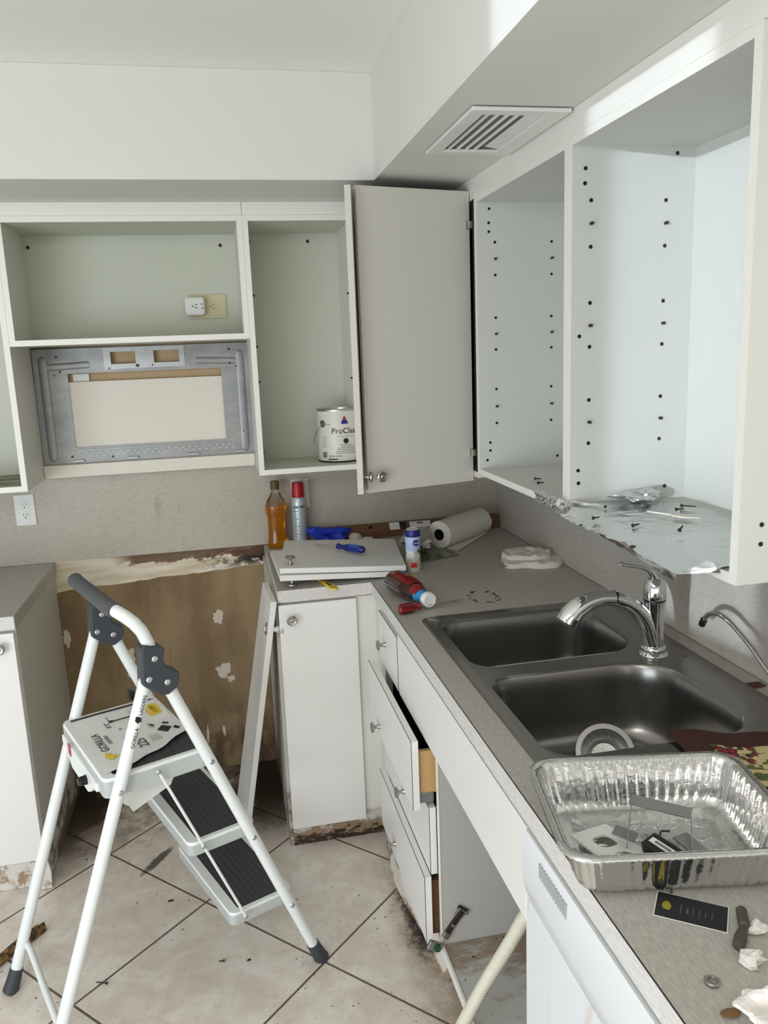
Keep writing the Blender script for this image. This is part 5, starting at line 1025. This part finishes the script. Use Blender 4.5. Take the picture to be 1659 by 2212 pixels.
# ------------------------------------------------------------------ fruit place mat hanging over the sink corner
t = NT('fruit_print_mat'); v = t.pos; x, y, z = t.xyz()
leaf = t.noise(t.scalev(v, (20, 34, 1), rot=(0, 0, .7)), 1.4, 2, .5, .8); grape = t.voro(v, 62); gm = t.noise(v, 13, 1)
col = t.mix(t.ss(leaf, .53, .57), srgb(206, 192, 140), t.mix(t.noise(v, 60, 3), srgb(42, 62, 24), srgb(112, 122, 56)))
gcol = t.mix(t.ss(grape, .2, .5), srgb(150, 32, 44), srgb(52, 16, 40)); col = t.mix(t.math('MULTIPLY', t.ss(gm, .56, .60), t.math('SUBTRACT', 1, t.ss(grape, .50, .62))), col, gcol)
MAT['fruit'] = t.fin(col, .5)
c = thing('place_mat', 'fruit patterned place mat with brown border over the sink corner', 'place mat', (-.2, -1.95, CH + .006))
A1, A2, A3, A4 = Vector((-.338, -1.850, 0)), Vector((-.030, -1.935, 0)), Vector((-.085, -2.330, 0)), Vector((-.395, -2.25, 0))
A3 = A2 + (A4 - A1)
def mat_(u, v, dz=0):
    p = A1.lerp(A2, u).lerp(A4.lerp(A3, u), v); z = CH + .0065 + .004 * sin(u * 5 + v * 3) + .008 * max(0, 1 - v * 4) * (.5 + .5 * sin(u * 11)); return (p.x + .006 * sin(v * 9), p.y + .006 * sin(u * 16), z + dz)
MU = .19; MV = .17
b = B(); b.grid(lambda u, v: mat_(.155 + .84 * u, .135 + .30 * v, .0012), 30, 12, .0006); link('printed_field', b, 'fruit', c, smooth=True)
b = B(); b.grid(lambda u, v: mat_(u, .48 * v), 40, 24, .0010); link('backing', b, MX('dark_brown_cloth', srgb(62, 30, 22), .7), c, smooth=True)
c['label'] = 'fruit patterned place mat with brown border over the sink corner'

# ------------------------------------------------------------------ strainer in the near bowl
sc_ = Vector((-.405, -1.742, .842)); axs = Vector((-.30, -.62, .62)).normalized()
c = thing('sink_strainer', 'round steel mesh strainer leaning in the near sink bowl', 'strainer', (-.405, -1.742, .75))
MS = axisM(sc_, axs)
b = B(); b.lathe([(.046, 0), (.047, .0012), (.057, .0010), (.058, -.0005), (.047, -.0008), (.046, 0)], MS, 48); link('rim', b, 'nickel', c, smooth=True)
b = B(); b.lathe([(.0465, 0), (.040, -.006), (.032, -.013), (.028, -.022), (.026, -.030), (0, -.032)], MS, 40); link('mesh_basket', b, 'mesh', c, smooth=True)
# ------------------------------------------------------------------ card and rubble on the near counter
c = thing('business_card', 'black business card with silver edge lying before the pan', 'card', (-.557, -2.275, CH))
M = frame((-.5575, -2.2745, CH + .0012), (.070, -.052, 0), ya=(.052, .070, 0))
b = B(); b.box(-.0445, .0445, -.0255, .0255, -.0006, .0000, M); link('sleeve', b, 'label', c)
b = B(); b.box(-.0430, .0430, -.0240, .0240, .0, .0005, M); link('card_face', b, 'ink', c)
gold = MX('gold_print', srgb(150, 140, 30), .5); b = B(); b.prism([(-.034, -.008), (-.026, -.009), (-.024, -.001), (-.028, .008), (-.033, .007), (-.036, .0)], .0005, .0007, M); link('gold_emblem', b, gold, c)
b = B()
for k, L in enumerate((.018, .010, .014, .017, .009, .012)): xx = -.013 + k * .0075; b.box(xx, xx + (.0012 if k != 1 else .0025), -L / 2 - .003, L / 2 - .002, .0005, .0006, M)
link('small_print', b, MX('dim_grey_print', srgb(84, 84, 90), .6), c)
zc_ = CH
b = B(); b.tube([(-.492, -2.302 + .012, zc_ + .0075), (-.506, -2.316, zc_ + .0075), (-.508, -2.318, zc_ + .006), (-.524, -2.334, zc_ + .0082), (-.534, -2.344, zc_ + .0075)], [.0068, .0072, .0052, .0078, .0072], 10)
bmesh.ops.translate(b.b, verts=b.b.verts[:], vec=(-.009, -.006, .0)); solo('wall_anchor', b, MX('dark_grey_anchor', srgb(74, 68, 62), .6, var=.3, sc=120), 'dark grey plastic wall anchor on the near counter', 'wall anchor', smooth=True)
crumple('plaster_chip', -.499, -2.329, CH + .0006, .012, .010, .007, 'plaster', 'small white plaster chip beside the dark wall anchor', 'plaster chip', 31, .5, 2, 'plaster chips on the near counter')
crumple('plaster_chip', -.524, -2.362, CH + .0006, .0045, .004, .004, 'plaster', 'tiniest white plaster crumb between the two larger chips', 'plaster chip', 32, .5, 2, 'plaster chips on the near counter')
crumple('plaster_chip', -.545, -2.374, CH + .0006, .014, .012, .010, 'plaster', 'angular white plaster chip in front of the large broken lump', 'plaster chip', 37, .6, 2, 'plaster chips on the near counter')
crumple('plaster_chunk', -.574, -2.452, CH + .0006, .033, .028, .018, 'plaster', 'large broken lump of white and tan plaster at the bottom right', 'plaster chunk', 44, .6, 4, 'plaster chips on the near counter')
crumple('brown_flake', -.609, -2.430, CH + .0006, .012, .006, .0015, MX('brown_paper_flake', srgb(120, 92, 58), .9), 'thin brown flake beside the plaster lump', 'flake', 3, .3, 2)
crumple('brown_flake', -.012 - .03, -1.690, CH + .0006, .020, .014, .0015, MX('dark_red_flake', srgb(84, 44, 38), .8), 'dark red flake on the counter beside the thin water tap', 'flake', 6, .4, 3)
crumple('brown_flake', -.084, -1.506, CH + .0006, .006, .005, .002, 'rust', 'small brown flake on the counter right of the faucet base', 'flake', 9, .4, 2)
crumple('brown_flake', -.191, -1.560, .7335, .010, .005, .002, 'rust', 'small brown flake on the bottom of the near sink bowl', 'flake', 12, .4, 2)
c = thing('felt_pad', 'small round cap lying near the plaster lump', 'cap', (-.602, -2.384, CH))
b = B(); b.lathe([(0, 0), (.0085, 0), (.0092, .003), (.0075, .0045), (.0055, .004), (.005, .0025), (0, .003)], T(-.602, -2.386, CH + .0006), 24); link('cap_body', b, 'hinge', c, smooth=True)

# ------------------------------------------------------------------ things in and around the base cabinets
c = thing('drain_hose', 'ribbed translucent drain hose hanging out of the open sink cabinet', 'hose', (-.60, -1.6, .1))
cp_ = [(-.545, -1.90, .66), (-.562, -1.83, .60), (-.580, -1.77, .533), (-.590, -1.745, .484), (-.605, -1.731, .439), (-.620, -1.702, .374), (-.640, -1.684, .318), (-.665, -1.679, .268), (-.690, -1.673, .214), (-.715, -1.665, .150), (-.745, -1.655, .085), (-.79, -1.65, .035), (-.85, -1.66, .0175), (-.92, -1.69, .0175)]
pts = cr(cp_, 26); b = B(); b.tube(pts, [.0130 + (.0018 if (i // 2) % 2 else 0) for i in range(len(pts))], 14); link('corrugated_tube', b, 'hose', c, smooth=True, ang=80)
# concealed hinge left on the drawer cabinet side
c = DRAWERS
M = frame((-.610, -1.3475, .205), (.055, 0, .075), za=(0, -1, 0))
for x0, x1, w_, h_, m_ in ((-.040, .030, .007, .010, 'rust'), (.012, .036, .012, .007, 'hinge'), (.030, .040, .016, .006, 'rust'), (-.052, -.035, .009, .013, 'hinge')): b = B(); b.box(x0, x1, -w_, w_, .001, h_, M); link('hinge_arm', b, m_, c, bevel=.002)
for x_, y_ in ((.034, .012), (.034, -.012), (-.012, 0)): screw(c, M @ Vector((x_, y_, .0102)), (0, -1, 0), .005, m='hinge')
M = frame((-.668, -1.352, .146), (.9, 0, -.45), za=(-.2, -1, .2)); b = B(); b.box(-.018, .020, -.012, .012, -.002, .010, M); link('hinge_cup', b, 'galv2', c, bevel=.003)
b = B(); b.lathe([(0, 0), (.010, 0), (.009, .006), (0, .007)], M @ T(.006, 0, .010), 16); link('green_cap', b, MX('green_plastic', srgb(20, 70, 44), .4), c, smooth=True)
b = B(); b.tube([M @ Vector((.020, 0, 0)), M @ Vector((.034, -.004, 0)), M @ Vector((.040, -.010, .004))], .004, 8); link('bolt', b, 'hinge', c, smooth=True)
# detached door leaning on the rotten cabinet side
c = thing('loose_cupboard_front', 'white cabinet door leaning askew in the range gap with its hinge hanging', 'cabinet door', (-1.09, -.40, 0))
tf, tb_, bf, bb_ = Vector((-.986, -.664, .884)), Vector((-.998, -.430, .884)), Vector((-1.120, -.478, .002)), Vector((-1.142, -.245, .002))
nrm_ = (tb_ - tf).cross(bf - tf).normalized(); nrm_ = nrm_ if nrm_.x < 0 else -nrm_; th_ = nrm_ * .0185
b = B(); b.hexa([bf, bb_, bb_ - th_, bf - th_], [tf, tb_, tb_ - th_, tf - th_]); dr = link('panel', b, 'white', c, bevel=.001)
hp = tf.lerp(bf, .115) + (tb_ - tf) * .10; M = frame(hp + nrm_ * .002, (tf - hp).normalized() * .3 + Vector((.9, -.35, -.25)), za=nrm_)
b = B(); b.lathe([(0, 0), (.017, 0), (.017, .003), (.013, .004), (.0, .002)], frame(hp + nrm_ * .0004, tf - bf, za=nrm_) @ T(0, 0, 0), 24, 1.3, .8); link('hinge_cup', b, 'hinge', dr, smooth=True)
b = B(); b.box(-.006, .050, -.009, .009, .0, .010, M).box(.036, .060, -.013, .013, -.006, .006, M); link('hinge_arm', b, 'hinge', c, bevel=.002)
# spackle patches on the bare wallboard
def patch(x, z, rx, rz, seed, lb):
    n = 40; poly = []
    for k in range(n):
        a = 2 * pi * k / n; q = .85 + .55 * mn.noise(Vector((cos(a) * 1.6, sin(a) * 1.6, seed * 3.3))) + .18 * mn.noise(Vector((cos(a) * 7, sin(a) * 7, seed))); poly.append((x + cos(a) * rx * q, z + sin(a) * rz * q))
    M = Matrix(((1, 0, 0, 0), (0, 0, -1, -.0002), (0, 1, 0, 0), (0, 0, 0, 1))); b = B(); b.prism(poly, 0, .0012, M); solo('spackle_patch', b, 'spackle_p', lb, 'spackle patch', 'spackle patches on the brown wallboard')
patch(-1.164, .640, .026, .032, 1, 'white spackle patch, topmost on the brown wallboard'); patch(-1.158, .418, .034, .034, 2, 'white spackle patch halfway down the wallboard beside a smaller scrap')
patch(-1.130, .378, .020, .012, 3, 'thin white scrap just below the middle spackle patch'); patch(-1.505, .520, .020, .030, 4, 'spackle patch partly hidden behind the ladder rails, upper one'); patch(-1.50, .440, .028, .030, 5, 'spackle patch partly hidden behind the ladder rails, lower one')
patch(-1.24, .150, .006, .035, 7, 'left of two short white streaks low on the wallboard'); patch(-1.175, .160, .006, .032, 9, 'right of two short white streaks low on the wallboard'); patch(-1.73, .615, .014, .040, 10, 'faint spackle patch touching the left cabinet side')
# floor debris
solo('screw', woodscrew((-1.512, -1.104, .0048), (-.9, .35, -.02), .034), 'rust', 'screw on the floor tile between the ladder legs', 'screw', 'loose screws on the floor', smooth=True)
solo('screw', woodscrew((-1.202, -1.100, .0046), (-.9, .1, 0), .016), 'rust', 'short rusty screw on the tile right of the ladder legs', 'screw', 'loose screws on the floor', smooth=True)
crumple('brown_flake', -1.135, -1.112, .0006, .006, .004, .0025, 'rust', 'small brown flake on the floor beside the short screw', 'flake', 13, .4, 2)
crumple('brown_flake', -1.36, -.80, .0006, .009, .004, .002, 'rust', 'small brown flake on the tile under the lowest ladder step', 'flake', 19, .4, 2)
c = thing('split_wood', 'dark splintered stick lying on the floor behind the ladder leg', 'stick', (-1.78, -.93, 0))
b = B(); D_ = Vector((-.155, -.225, 0)).normalized(); n0 = Vector((D_.y, -D_.x, 0)); s0 = Vector((-1.735, -.845, 0))
def stick(u, v):
    a = 2 * pi * v; w_ = .017 * (1 + .12 * sin(u * 21)) * (1 if u > .06 else .75); return s0 + D_ * (u * .62) + n0 * (cos(a) * w_ + .010 * sin(u * 3)) + Vector((0, 0, .0145 + sin(a) * .0135))
b.grid(stick, 50, 12); link('stick', b, 'oldwood', c, smooth=True, ang=40)
b = B(); b.hexa([s0 + Vector((.010, .022, .004)), s0 + Vector((.020, .002, .004)), s0 + D_ * .05 + n0 * -.012 + Vector((0, 0, .004)), s0 + D_ * .05 + n0 * .012 + Vector((0, 0, .004))], [s0 + Vector((.012, .022, .02)), s0 + Vector((.020, .002, .014)), s0 + D_ * .05 + n0 * -.012 + Vector((0, 0, .026)), s0 + D_ * .05 + n0 * .012 + Vector((0, 0, .026))]); link('splinter', b, 'oldwood', c)
b = B(); b.lathe([(0, 0), (.006, .0), (.004, .002), (0, .0025)], T(s0.x + D_.x * .075, s0.y + D_.y * .075, .0265), 12, 1.0, .5); link('pale_chip', b, 'wood', c, smooth=True)
